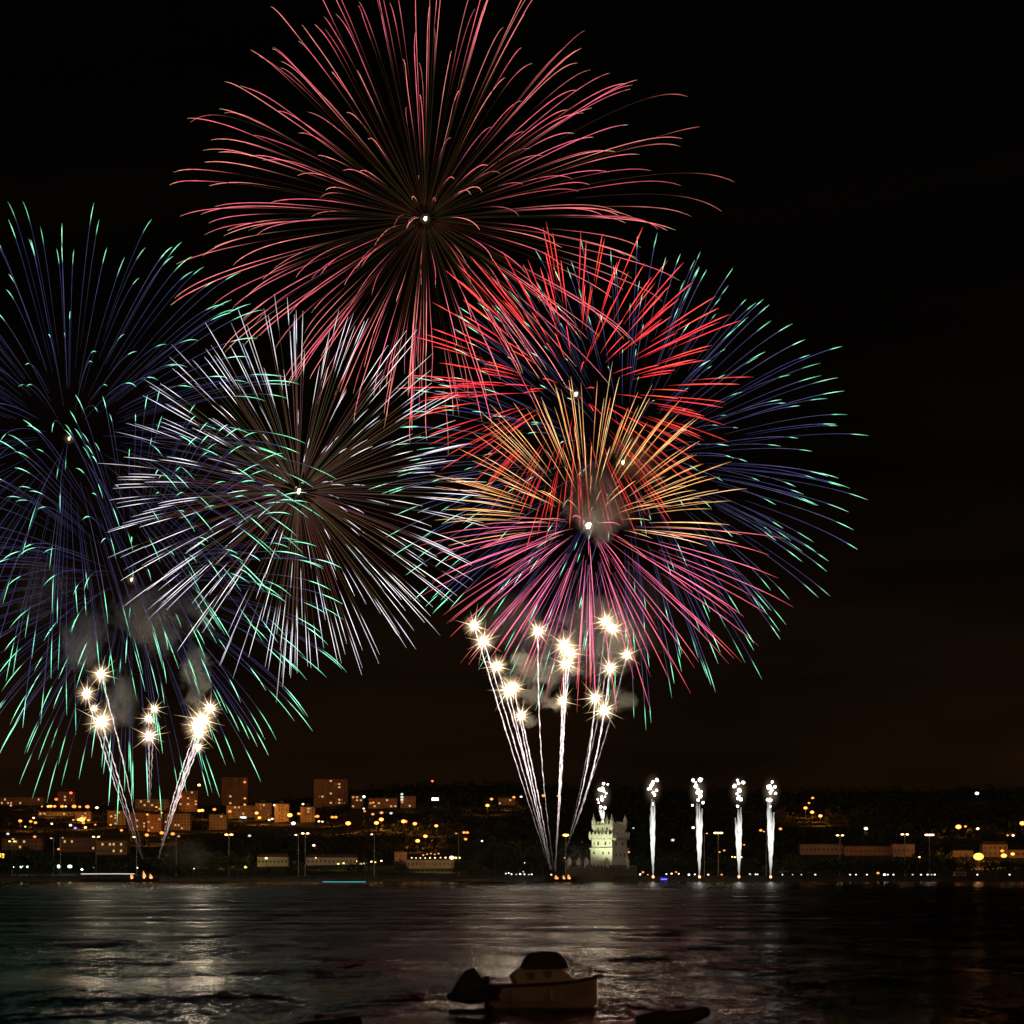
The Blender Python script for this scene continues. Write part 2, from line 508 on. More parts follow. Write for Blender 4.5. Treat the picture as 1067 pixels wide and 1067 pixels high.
def lamp(px, py, mat, r, label, group, ph=8.0, name='street_lamp', cat='street lamp'):
    Y = hit(px, py, ph)
    for q in BLD:
        if q[0]-1 < px < q[1]+1 and q[2]-3 < py < q[3]+1: Y = min(Y, q[4]-1.6)
    p = at(px, py, Y)
    g = ground(p.x, Y)
    h = p.z - g
    if h > 13:
        root = empty('wall_lamp', p); tag(root, label, 'wall lamp', group)
        link('bracket', brk_mesh(), root)
        link('lamp_globe', lens_mesh(mat, r*LR*Y/1850), root)
    else:
        h = max(h, 1.2)
        root = empty(name, (p.x, Y, g)); tag(root, label, cat, group)
        link('pole', pole_mesh(h), root)
        link('lamp_globe', lens_mesh(mat, r*LR*Y/1850), root, (0, 0, h+0.1))
    NLAMP[0] += 1
    return root
def row(fmt, group, items, **kw):
    items = sorted(items)
    for i, it in enumerate(items):
        lamp(it[0], it[1], it[2], it[3], fmt.format(o=ORD[i]), group, **kw)
O, OB, Yw, Wm, Wh, Gw, Bw, Rd, Di, Dw = ORANGE, ORANGE_B, YELLOW, WARM, WHITE, GREENW, BLUEW, RED, DIM, DIMW
row('{o} from left in the straight row of orange lamps on the left ridge', 'orange lamps in a row on the left ridge',
    [(43.7,840.5,O,.45),(50.3,840.4,OB,.8),(53,840.2,OB,.8),(57,840.3,O,.8),(64.7,840.3,O,.95),(68.4,840.4,Wm,.5),(77.2,840.4,O,1.15),(83.1,840.8,O,.7),(91,840.7,O,1.1),(101,841.7,Wm,.8)])
row('{o} from left of the scattered small lamps below the left ridge row', 'small lamps on the left slope',
    [(11.3,839.5,Di,.6),(21.1,855.5,O,1.0),(32,856,O,.85),(35,852.4,Wm,.6),(37,857.3,O,.85),(26.4,861.5,Wm,.45),(54,858.5,Wm,.6),(8.2,869,Dw,.8),(36.2,872,Di,.8),(61,885,Di,.7)])
row("{o} from left of the lamps crowded round the left slope's orange glare", 'lamps of the bright orange cluster',
    [(73.5,860,Wm,.75),(76.4,854.5,Di,.6),(82,854.2,OB,.9),(85.4,854,OB,1.6),(86.9,857.5,O,.8),(88.5,852.2,O,.7),(92.3,854.7,O,.8),(89,862.3,Yw,.7),(99.2,859.4,O,.5)])
lamp(78.5, 863, glow('blue_lamp',(0.25,0.22,1.0),2.2), .8, 'dim blue lamp under the bright orange lamp cluster', 'lamps of the bright orange cluster')
row('{o} from left of the small lamps among apartment blocks behind left comet fan', 'lamps among the left apartment blocks',
    [(115.3,859.6,O,.6),(115.8,850.7,Di,.6),(126.6,865.3,O,.75),(153,870.2,O,1.0),(168.5,868,O,1.05),(180,869,Di,1.1),(180.5,844,O,.8),(153.5,848.7,O,.65),(162.6,846,O,.6),(163,841,O,.55),(168.5,847,O,.5),(169,853,O,.5),(188,830,Di,.8),(207.5,818,Yw,.8)])
lamp(207.7, 844.8, ORANGE_B, .95, 'left half of the brightest oval orange lamp beside the brown tower block', 'pair of oval orange lamps')
lamp(210.7, 844.5, ORANGE_B, .95, 'right half of the brightest oval orange lamp beside the brown tower block', 'pair of oval orange lamps')
row('{o} from left of the lamps in front of the orange lit apartment row', 'lamps along the orange lit apartment row',
    [(223.4,843.5,O,.9),(239.5,845.6,Di,.9),(267.4,847.3,OB,.9),(270.3,852.2,OB,.9),(283.7,853.4,Wm,.6),(280.5,854.5,Wm,.6),(302,849.5,OB,1.35),(311.3,848,O,.8),(330.8,850.7,O,.95),(328.8,851,O,.5),(332.3,856,Wm,.6),(336,856.3,Wm,.5)])
for (x, y, t) in ((255,815,'highest'),(255.2,832,'middle'),(255,838.5,'lowest')):
    lamp(x, y, DIM, .65, t+' of the three small red orange lamps on the tall brown tower', 'lamps on the tall brown tower')
lamp(285.8, 839, WARM, .55, 'small pale lamp on the roof line of the orange apartment row', 'small lamps over the apartment row')
lamp(315.7, 838, WARM, .6, 'small warm lamp above the right end of the orange apartment row', 'small lamps over the apartment row')
lamp(305.7, 858, BLUEW, 1.1, 'blue white street lamp below the orange apartment row', 'white lamps on the left slope')
lamp(260, 871, DIMW, .8, 'faint white lamp on the dark wooded spur right of the double lamp post', 'white lamps on the left slope')
lamp(327, 881, WARM, .75, 'lone warm lamp on the dark slope right of the pair of lamp posts', 'warm lamps on the dark slope')
lamp(277.4, 894.5, WARM, .7, 'warm lamp on the low pale hall at the shore', 'warm lamps on the dark slope')
row('{o} from left of the orange lamps below the tallest tower block', 'orange lamps below the tallest tower',
    [(346.3,851.6,O,.85),(349.9,851.6,O,.85),(362.8,858,OB,1.35),(388.5,848.5,Di,.8),(392.3,857.6,OB,1.2),(397.3,854,OB,1.2),(397.5,847,Di,.9),(379,842.7,Wm,.5),(380,845.5,Di,.6),(389,836.4,O,.5)])
lamp(379, 830.3, GREENW, .8, 'green white lamp right of the tallest tower block', 'white lamps on the ridge')
for (y, t) in ((827.6,'top'),(830.5,'middle'),(833.5,'bottom')):
    lamp(418.8, y, DIMW, .75, t+' one of three white lights stacked upright on the ridge', 'three stacked white lights')
row('{o} from left of the starry orange lamps on the dark middle slope', 'orange lamps on the middle slope',
    [(420.5,856,OB,1.2),(422.8,856,O,.8),(432.3,858.4,OB,1.05),(435.2,876.3,OB,1.15),(443.3,871.5,OB,1.05),(454.6,860.6,OB,.9),(407.5,847.5,Dw,.8)])
row('{o} from left of the lamps along the middle ridge above the dark woods', 'lamps on the middle ridge',
    [(508,839.4,OB,1.0),(512.2,832.7,O,.85),(535.5,830.8,O,.75),(543,830.3,Wm,.6),(566.4,829.2,Di,1.0),(582,829.5,Di,.8)])
lamp(450.5, 814, RED, .6, 'tiny red warning lamp above the bright white sign', 'red lamps', ph=11)
lamp(58.6, 833, RED, .8, 'red lamp on the left wall of the red brown ridge block', 'red lamps')
lamp(73.8, 826.3, RED, .75, 'red lamp at the roof corner of the red brown ridge block', 'red lamps')
lamp(640, 913.8, RED, .75, 'red lamp low in front of the stone tower', 'red lamps', ph=2)
lamp(655, 888, DIM, .7, 'orange lamp on the shaded side of the stone tower', 'lamps about the stone tower')
row('{o} from left of the three pink lamps beside the grandstand lamp post', 'three pink lamps', [(483.5,867.6,O,.8),(485.2,874.5,O,.8),(486.9,867.7,O,.8)])
lamp(502.3, 876.5, WHITE, .5, 'single tiny white lamp in the dark woods left of the big comet fan', 'white lamps in the dark woods')
lamp(546, 898.5, WHITE, .75, 'white lamp among dark trees left of the right barge', 'white lamps in the dark woods')
lamp(588.4, 894, DIMW, .4, 'very small white lamp above the flames of the right barge', 'white lamps in the dark woods')
lamp(660, 863, DIMW, .5, 'faint white lamp on the hill right of the stone tower', 'white lamps on the right hill')
lamp(701, 875.5, DIMW, .9, 'dim white lamp on the hill between the first two silver fountains', 'white lamps on the right hill')
lamp(722.3, 862.5, WARM, .8, 'warm lamp just left of the second silver fountain right of the tower', 'warm lamps on the right hill')
lamp(792.7, 865.3, ORANGE, .8, 'orange lamp left of the last silver fountain', 'warm lamps on the right hill')
lamp(813.2, 863.8, ORANGE, .85, 'orange lamp right of the last silver fountain', 'warm lamps on the right hill')
lamp(775.4, 880.5, DIM, .5, 'tiny warm lamp between the last two silver fountains', 'warm lamps on the right hill')
lamp(749.6, 888, DIM, .6, 'left one of two faint lamps under the yellow double lamp', 'warm lamps on the right hill')
lamp(754.6, 886.3, DIM, .6, 'right one of two faint lamps under the yellow double lamp', 'warm lamps on the right hill')
row('{o} from left of the yellow lights beside the stem of the third fountain', 'yellow lights by the third fountain', [(763,893,Yw,.4),(765.8,893.3,Yw,.45),(772.5,893.3,Yw,.45)])
row('{o} from left of the orange lamps descending the right hill road', 'lamps on the right hill road',
    [(839.3,842,OB,.95),(843,836.8,O,.6),(846.2,846.4,OB,1.0),(846.8,831.6,O,.75),(854.8,850.3,OB,1.0)])
lamp(902.3, 863.5, WARM, 1.0, 'lone warm lamp on the black hill above the right lamp posts', 'warm lamps on the right hill')
lamp(1018, 826.8, WHITE, 1.0, 'white lamp high on the black ridge at right', 'white lamps on the right hill')
lamp(998.7, 861.7, ORANGE_B, 1.5, 'large starry lamp on the hillside above the huge orange lamp', 'large lamps at right')
lamp(1006, 861.3, ORANGE, .7, 'small lamp touching the large starry hillside lamp at right', 'large lamps at right')
lamp(1018.8, 863.6, WARM, .8, 'small warm lamp right of the large starry hillside lamp', 'large lamps at right')
lamp(1065.3, 858, ORANGE_B, 1.4, 'large lamp cut by the right edge of the photo', 'large lamps at right')
lamp(1055.7, 870.7, WARM, .7, 'small warm lamp below the lamp at the right edge', 'large lamps at right')
lamp(1050, 870.5, DIM, .6, 'faint lamp beside the small warm lamp near the right edge', 'large lamps at right')
lamp(1019.6, 892.7, glow('huge_sodium_lamp', (1.0, 0.34, 0.05), 5), 2.6, 'huge glaring orange lamp near the shore at right', 'large lamps at right', ph=7)
lamp(1044.3, 886.8, ORANGE, .9, 'upper left lamp of the group right of the huge orange lamp', 'large lamps at right')
lamp(1046, 891.8, ORANGE_B, 1.5, 'biggest lamp of the group right of the huge orange lamp', 'large lamps at right')
lamp(1055.2, 890, ORANGE_B, 1.0, 'rightmost lamp of the group right of the huge orange lamp', 'large lamps at right')
# small lights along the promenade, about head height
LR = .8
pk = dict(ph=3.0, name='promenade_light', cat='promenade light')
row('{o} from left of the white promenade lights left of the right barge', 'promenade lights by the right barge',
    [(527,910.5,Wh,.4),(530,909.8,Wh,.4),(533,911,Wh,.45),(538,911.3,Dw,.5),(542,911,Wh,.6),(545.3,908.6,Dw,.5),(546.5,911.2,Wh,.45),(551,911.5,Dw,.5),(554,911.2,Wh,.45),(574.4,915,Yw,.5)], **pk)
row('{o} from left of the promenade lights below the silver fountains', 'promenade lights below the fountains',
    [(667,911.3,Wh,.6),(670,909,Di,.8),(675,914,Di,.5),(694.4,911,Wh,.45),(699.8,910.5,Wm,.6),(704.4,908.8,Di,.6),(707.3,910.7,Wm,.5),(717.9,911.7,Wh,.7),(724,911.3,Wh,.5),(738,911.7,Wm,.6),(752,911.5,Di,.7),(781.4,911,Dw,.7),(787.3,911.3,Wh,.45),(789.3,911.3,Wh,.4)], **pk)
row('{o} from left of the far right promenade lights on the dark shore', 'promenade lights at far right',
    [(815.3,912,Bw,.4),(825.8,912,Dw,.45),(835,912,Dw,.5),(849.6,912,Bw,.5),(885.8,912.5,Bw,.45),(892,912.4,Bw,.45),(903.4,912.6,Wh,.45),(914.9,909.9,O,.9),(921.6,911.8,Wh,.85),(925,912.8,Bw,.5),(931,913.3,Wh,.5),
     (951,913,Dw,.6),(959.7,913.3,Wh,.5),(966.5,913.4,Wh,.5),(970.7,913.3,Dw,.5),(974,913.3,Wh,.5),(1018.4,914,Wh,.5),(1052,914.3,Bw,.5)], **pk)
row('{o} from left of the small white lights on the left promenade', 'small white lights at left',
    [(36,896.5,Wh,.5),(85.4,906.2,Gw,.75),(98,904.2,Wh,.55),(142.8,904.5,Gw,.6),(201.6,905.2,Wh,.6)], ph=4.0)
row('{o} from left of the glaring green white floodlights on the left shore', 'green white floodlights',
    [(15.3,903.4,Gw,1.0),(22.4,903.4,Gw,1.0),(29.3,903.4,Gw,1.0),(61.3,903,Gw,1.35),(72.8,903,Gw,1.35)], ph=5.0, name='floodlight', cat='floodlight')
LR = 1.0
# string of lights on the pavilion roof
row('{o} from left of the white bulbs along the pavilion roof edge', 'bulbs on the pavilion',
    [(429,894,Wm,.35),(433.5,894.2,Wm,.3),(438,894.1,Wm,.32),(443,894.2,Wm,.32),(448,894,Wm,.4),(453.3,894,Wm,.42),(459,893.8,Wm,.35),(464.2,893.8,Wm,.5),(475,894,Yw,.6),(478.6,894,Yw,.6)], ph=9, name='roof_bulb', cat='bulb')
lamp(470.8, 893.8, WARM, 1.25, 'large bright lamp at the right end of the pavilion roof', 'bulbs on the pavilion', ph=9)
row('{o} from left of the faint bulbs on the upper row behind the pavilion', 'faint bulbs behind the pavilion',
    [(441,891.2,Di,.5),(445,890.2,Di,.45),(449,889.6,Di,.45),(453,890.4,Di,.45),(457,889.6,Di,.5)], ph=9, name='roof_bulb', cat='bulb')
row('{o} from left of the warm lights strung before the long low hall', 'warm lights of the long low hall',
    [(372,897.5,Yw,.4),(376,900.3,Wm,.6),(379,900,Wm,.55),(382.5,899.2,Yw,.4),(387,898,Wm,.5),(391,898.6,Yw,.4),(397.4,897.2,Wm,.55),(352.5,900.2,Yw,.5),(358,899.6,Yw,.45),(329,894,Yw,.3)], ph=4)
row('{o} from left of the two warm lights under the yellow lit trees', 'warm lights under the lit trees', [(240,901.8,Yw,.7),(256,903.6,Yw,.75),(248,903.9,Yw,.45)][:2], ph=3)
lamp(1.3, 892, glow('yellow_flood',(1.0,0.66,0.05),2.5), 2.0, 'yellow light glaring through the tree at the left edge', 'small white lights at left', ph=6)
lamp(958, 893.2, YELLOW, .5, 'faint warm light between the last two right lamp posts', 'warm lamps on the right hill', ph=3)

# extra spots without fixtures, added to brighten the facades and the lit trees
def facade_light(px, py, en, col=(1.0,.36,.05), back=9.0, ang=150):
    Y = hit(px, py, 5)
    for q in BLD:
        if q[0]-2 < px < q[1]+2 and q[2]-3 < py < q[3]+2: Y = min(Y, q[4])
    p = at(px, py, Y-back)
    ld = bpy.data.lights.new('extra_spot', 'SPOT'); ld.energy = en*2.4; ld.color = col; ld.spot_size = math.radians(ang); ld.spot_blend = .8; ld.shadow_soft_size = .5
    lo = bpy.data.objects.new('extra_spot', ld); COL.objects.link(lo)
    lo.location = (p.x, Y-back, max(p.z, ground(p.x, Y-back)+3)); lo.rotation_euler = (math.radians(84), 0, 0)
for q in ((20,838,1500),(52,846,5000),(66,836,3000),(86,851,9000),(120,856,3500),(143,862,2500),(160,864,2500),(157,842,1500),(184,862,2500),(196,840,450),(227,861,3000),(244,834,350),
          (250,850,5000),(270,853,9000),(278,853,4000),(293,853,2600),(321,854,2000),(345,838,350),(372,840,400),(398,840,1500),(425,840,1500),(528,838,3500),
          (80,884,250,(1,.55,.2)),(116,887,250,(1,.55,.2)),(24,882,250,(1,.5,.2)),(285,899,400,(1,.65,.25)),(335,899,1100,(1,.65,.25)),(360,899,1100,(1,.65,.25)),(418,896,900,(1,.4,.15)),(440,901,1500,(1,.72,.25)),(462,901,1500,(1,.72,.25)),
          (850,888,350),(868,888,300),(905,889,250,(1,.35,.1)),(942,889,350),(1003,891,5000),(1036,890,3500),(1066,891,1200),(225,897,2500,(1,.75,.12)),(212,896,1500,(1,.75,.12)),(240,898,2500,(1,.75,.12)),(815,900,1200,(1,.6,.15))):
    facade_light(*q)
# the strong hillside lamps shine down on the trees and ground around them
for (x, y, en) in ((346,851,9),(362.8,858,16),(392.3,857.6,14),(397.3,854,12),(421,856,16),(432.3,858.4,12),(435.2,876.3,12),(443.3,871.5,12),(454.6,860.6,10),(508,839.4,10),(839.3,842,14),(846.2,846.4,14),(854.8,850.3,12),
                   (998.7,861.7,14),(1065.3,858,14),(1046,891.8,14),(21,855.5,10),(34,856.5,12),(85.4,854,20),(52,840,14),(77,840,12),(153,870.2,10),(168.5,868,10),(209,844.6,14),(302,849.5,12),(126.6,865.3,8),(1019.6,892.7,20)):
    Y = hit(x, y, 8) - 4
    p = at(x, y, Y)
    ld = bpy.data.lights.new('extra_spot', 'SPOT'); ld.energy = en*900; ld.color = (1.0,.33,.06); ld.spot_size = math.radians(165); ld.spot_blend = .9; ld.shadow_soft_size = .5
    lo = bpy.data.objects.new('extra_spot', ld); COL.objects.link(lo)
    lo.location = (p.x, Y, p.z+1.5); lo.rotation_euler = (math.radians(48), 0, 0)

# tall twin-armed lamp posts along the shore road
def road_post(px, py, mat, arms, label, plen=15.0, r=.5, dim=1):
    Y = 1900.0
    p = at(px, py, Y)
    g = ground(p.x, Y); h = p.z - g
    r *= .85
    root = tag(empty('lamp_post', (p.x, Y, g)), label, 'lamp post', 'tall lamp posts along the shore road')
    b = MB(); b.tube([(0,0,0),(0,0,h*0.5),(0,0,h)], [0.36,0.3,0.22], 8); b.lathe([(0.5,0),(0.5,0.8),(0.33,1.0)], 8)
    b.build('pole', M_pole, root)
    for sx in arms:
        b = MB(); b.tube([(0,0,h-0.5),(sx*0.7,0,h-0.1),(sx*1.3,0,h)], 0.09, 6); b.build('arm', M_pole, root)
        b = MB(); b.ball((0,0,0), r, 8, 6, 0, None, (1.7,1.0,0.75)); hd = b.build('lamp_head', mat, root); hd.location = (sx*1.5, 0, h-0.25)
Pm = glow('road_lamp', (1.0, 0.64, 0.30), 7)
Pm2 = glow('yellow_road_lamp', (1.0, 0.62, 0.16), 7)
Pm3 = glow('faint_road_lamp', (1.0, 0.55, 0.3), 1.6)
road_post(12.5, 876.3, Pm2, (-1,1), 'yellow twin lamp post nearest the left edge of the photo')
road_post(16.2, 873.8, Pm3, (-1,), 'slim lamp post close beside the leftmost twin lamp post')
road_post(56, 873, Pm3, (-1,), 'single armed dim lamp post above the left green floodlights')
road_post(62.8, 872.5, Pm3, (1,), 'faintest lamp post, right of the single armed dim one', r=.35)
road_post(100.1, 871.5, Pm2, (-1,1), 'bright yellow twin lamp post left of the left launch barge', r=.55)
road_post(142.3, 871.8, Pm2, (-1,), 'yellow lamp post directly behind the left comet fan', r=.6)
road_post(183.6, 871, Pm3, (1,), 'dim slender lamp post right of the left comet fan')
road_post(238.5, 869.3, Pm2, (-1,1), 'brightest yellow twin lamp post above the yellow lit trees', r=.75)
road_post(310.9, 869.6, Pm, (-1,), 'left lamp post of the close pair behind the low halls')
road_post(318, 868, Pm, (-1,1), 'right lamp post of the close pair, with twin heads', r=.65)
road_post(390, 869, Pm, (-1,), 'lamp post standing behind the warm string of lights', r=.45)
road_post(477.9, 868, Pm3, (-1,), 'pale lamp post at the right end of the pavilion', r=.4)
road_post(589.6, 869.8, glow('amber_lamp', (1.0, 0.5, 0.07), 9), (-0.3,0.3), 'amber lamp post glaring between the right comet fan and the stone tower', r=.95)
road_post(734, 868, glow('pink_lamp', (1.0, 0.4, 0.3), 2.0), (1,), 'pinkish dim lamp post right of the second silver fountain', r=.4)
road_post(748.4, 867.5, Pm2, (-1.2,0,1.2), 'yellow lamp post with wide head between the second and third fountains', r=.75)
road_post(798.5, 866, Pm3, (-1,), 'lamp post half hidden by the last silver fountain', r=.4)
road_post(875.3, 870, Pm, (-1,1), 'first twin lamp post right of the silver fountains', r=.6)
road_post(942.8, 869, Pm, (-1,1), 'middle twin lamp post of the three at right', r=.65)
road_post(968.5, 869.5, glow('rosy_road_lamp', (1.0, 0.55, 0.32), 8), (-1.2,0,1.2), 'rightmost tall lamp post, with rosy wide head', r=.75)

# illuminated signs and other far lit things
def lit_sign(px, py, w, h, mat, name, label, Y=None, posts=True):
    Y = Y or hit(px, py, 6)
    for q in BLD:
        if q[0]-2 < px < q[1]+2 and q[2]-3 < py < q[3]+1: Y = min(Y, q[4]-2)
    p = at(px, py, Y); g = ground(p.x, Y)
    root = tag(empty(name, (p.x, Y, g)), label, 'sign')
    b = MB(); b.box(-w/2-0.15, w/2+0.15, 0, 0.5, p.z-g-h/2-0.15, p.z-g+h/2+0.15); b.build('sign_frame', M_black, root)
    b = MB(); b.box(-w/2, w/2, -0.08, -0.003, p.z-g-h/2, p.z-g+h/2); b.build('sign_panel', mat, root)
    for s in (-1, 1):
        b = MB(); b.tube([(s*w*0.35,0.25,0),(s*w*0.35,0.25,p.z-g-h/2-0.15)], 0.12, 6); b.build('post', M_black, root)
    return root, p.z-g
lit_sign(453.4, 832.7, 5.6, 2.3, glow('white_sign', (0.8, 1.0, 1.0), 3.2), 'lit_sign', 'bright white lit sign high on the ridge left of centre')
lit_sign(253.3, 851.8, 5.2, 1.6, glow('white_sign_small', (0.95, 0.92, 1.0), 1.5), 'lit_sign', 'small white lit sign in front of the orange apartment block')
root, zz = lit_sign(691.9, 916.0, 4.2, 1.5, glow('blue_sign', (0.06, 0.03, 0.9), 0.8), 'lit_sign', 'small blue lit sign at the water edge right of the tower', Y=1784.6)
b = MB()
for i, x in enumerate((-1.5,-0.9,-0.3,0.3,0.9,1.4)):
    b.box(x-0.16, x+0.16, -0.14, -0.085, zz-0.35, zz+(0.3 if i % 2 else 0.1))
b.build('sign_marks', glow('blue_white_tube', (0.5, 0.5, 1.0), 1.2), root)

# ------------------------------------------------------------------ trees
def crown_mesh(h, w, n, mat, seed):
    rs = random.Random(seed); b = MB()
    lobes = [(Vector((rs.uniform(-.35,.35)*w, rs.uniform(-.35,.35)*w, h*rs.uniform(.42,.82))), w*rs.uniform(.2,.36)) for _ in range(9)]
    for _ in range(n):
        c, r = rs.choice(lobes)
        d = Vector((rs.gauss(0,1), rs.gauss(0,1), rs.gauss(0,.8))).normalized()*r*rs.uniform(.5,1.05)
        p = c + d
        s = rs.uniform(.22,.55)
        a = Vector((rs.gauss(0,1), rs.gauss(0,1), rs.gauss(0,1))).normalized()
        q = a.orthogonal().normalized(); o = a.cross(q)
        b.add([p+q*s, p+o*s*.6, p-q*s, p-o*s*.6], [(0,1,2,3)])
    return b.mesh('crown', mat)
def trunk_mesh(h, w):
    b = MB(); b.tube([(0,0,-.3),(0.1,0,h*.3),(-.1,.1,h*.7)], [h*.045,h*.035,h*.012], 7)
    for k in range(5):
        a = k*1.3; b.tube([(0,0,h*(.28+.06*k)),(math.cos(a)*w*.16,math.sin(a)*w*.16,h*(.45+.06*k)),(math.cos(a)*w*.28,math.sin(a)*w*.28,h*(.52+.07*k))], [h*.02,h*.014,h*.006], 5)
    return b.mesh('trunk', M_bark)
TM = [(crown_mesh(8,8,620,M_leaf,s), trunk_mesh(8,8)) for s in (3,5,8,13)]
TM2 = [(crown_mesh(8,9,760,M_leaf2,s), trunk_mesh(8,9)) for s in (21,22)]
def tree(px, pb, hpx, wpx, label, group, Y=1850, kind=TM):
    x = (px-533.5)*K*Y
    root = tag(empty('tree', (x, Y, ground(x, Y)), uni(0,6.28)), label, 'tree', group)
    s = hpx*K*Y/8; q = wpx*K*Y/8
    root.scale = (q, q, s)
    c, t = random.choice(kind)
    link('crown', c, root); link('trunk', t, root)
TG = 'dark trees along the far shore'
for i, (x, h, w) in enumerate([(5,24,26),(17,28,24),(30,29,24),(43,25,22),(52,20,16)]):
    tree(x, 912, h, w, ORD[i]+' from left of the dark trees behind the left green floodlights', TG, Y=1862)
for i, (x, h, w) in enumerate([(104,15,14),(115,17,16),(126,16,14),(170,16,15),(182,14,14)]):
    tree(x, 912, h, w, ORD[i]+' from left of the low dark trees around the left launch barge', TG, Y=1856)
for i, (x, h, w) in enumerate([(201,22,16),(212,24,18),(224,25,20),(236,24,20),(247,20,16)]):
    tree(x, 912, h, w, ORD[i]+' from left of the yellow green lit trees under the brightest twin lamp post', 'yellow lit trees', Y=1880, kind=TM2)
for i, (x, h, w) in enumerate([(262,13,12),(281,11,12),(303,12,12),(338,9,10),(366,15,12),(376,16,10)]):
    tree(x, 912, h, w, ORD[i]+' from left of the small dark trees before the low halls', TG, Y=1858)
for i, (x, h, w) in enumerate([(414,18,12),(421,16,10),(476,14,10),(482,19,13),(491,16,14)]):
    tree(x, 912, h, w, ORD[i]+' from left of the dark trees at the two ends of the pavilion', TG, Y=1858)
for i, (x, h, w) in enumerate([(503,30,22),(516,36,24),(528,38,24),(541,33,24),(554,37,24),(566,30,20)]):
    tree(x, 912, h, w, ORD[i]+' from left of the tall dark trees left of the right barge', TG, Y=1900)
for i, (x, h, w) in enumerate([(668,24,18),(690,20,18),(706,24,20),(718,20,16),(744,18,16),(758,22,18),(784,18,16)]):
    tree(x, 912, h, w, ORD[i]+' from left of the dim trees behind the silver fountains', TG, Y=1905)
for i, (x, h, w) in enumerate([(809,20,16),(826,22,20)]):
    tree(x, 912, h, w, ('left' if i == 0 else 'right')+' one of two yellowish lit trees right of the last fountain', TG, Y=1875, kind=TM2)
for i, (x, h, w) in enumerate([(842,18,20),(858,20,22),(876,19,22),(893,18,22),(911,18,20),(928,19,22),(945,18,20),(962,20,22),(979,22,22),(992,21,20),(1008,18,16),(1032,17,20),(1050,18,20),(1066,17,18)]):
    tree(x, 912, h, w, ORD[i]+' from left of the black trees along the right shore', TG, Y=1858)
# the woods on the hills: one mass
b = MB(); rs = random.Random(5)
for _ in range(5200):
    Y = rs.uniform(2010, 2930); px = rs.uniform(-40, 1110)
    if px < 240 and Y > 2120 and rs.random() < .8: continue
    if 240 < px < 400 and Y > 2330 and rs.random() < .8: continue
    x = (px-533.5)*K*Y
    z = ground(x, Y); r = rs.uniform(2.2, 4.2)
    if any(q[0]-3 < px < q[1]+3 and Y < q[4]+16 and Y > q[4]-60 for q in BLD): continue
    for k in range(9):
        p = Vector((x+rs.gauss(0,r*.5), Y+rs.gauss(0,r*.5), z+rs.uniform(.1,1.5)*r))
        s = r*rs.uniform(.25,.5)
        a = Vector((rs.gauss(0,1), rs.gauss(0,1), rs.gauss(0,1))).normalized(); q = a.orthogonal().normalized(); o = a.cross(q)
        b.add([p+q*s, p+o*s*.7, p-q*s, p-o*s*.7], [(0,1,2,3)])
tag(b.build('woodland', M_leaf), 'dark woods covering the hillside behind the shore', 'woods', kind='stuff')

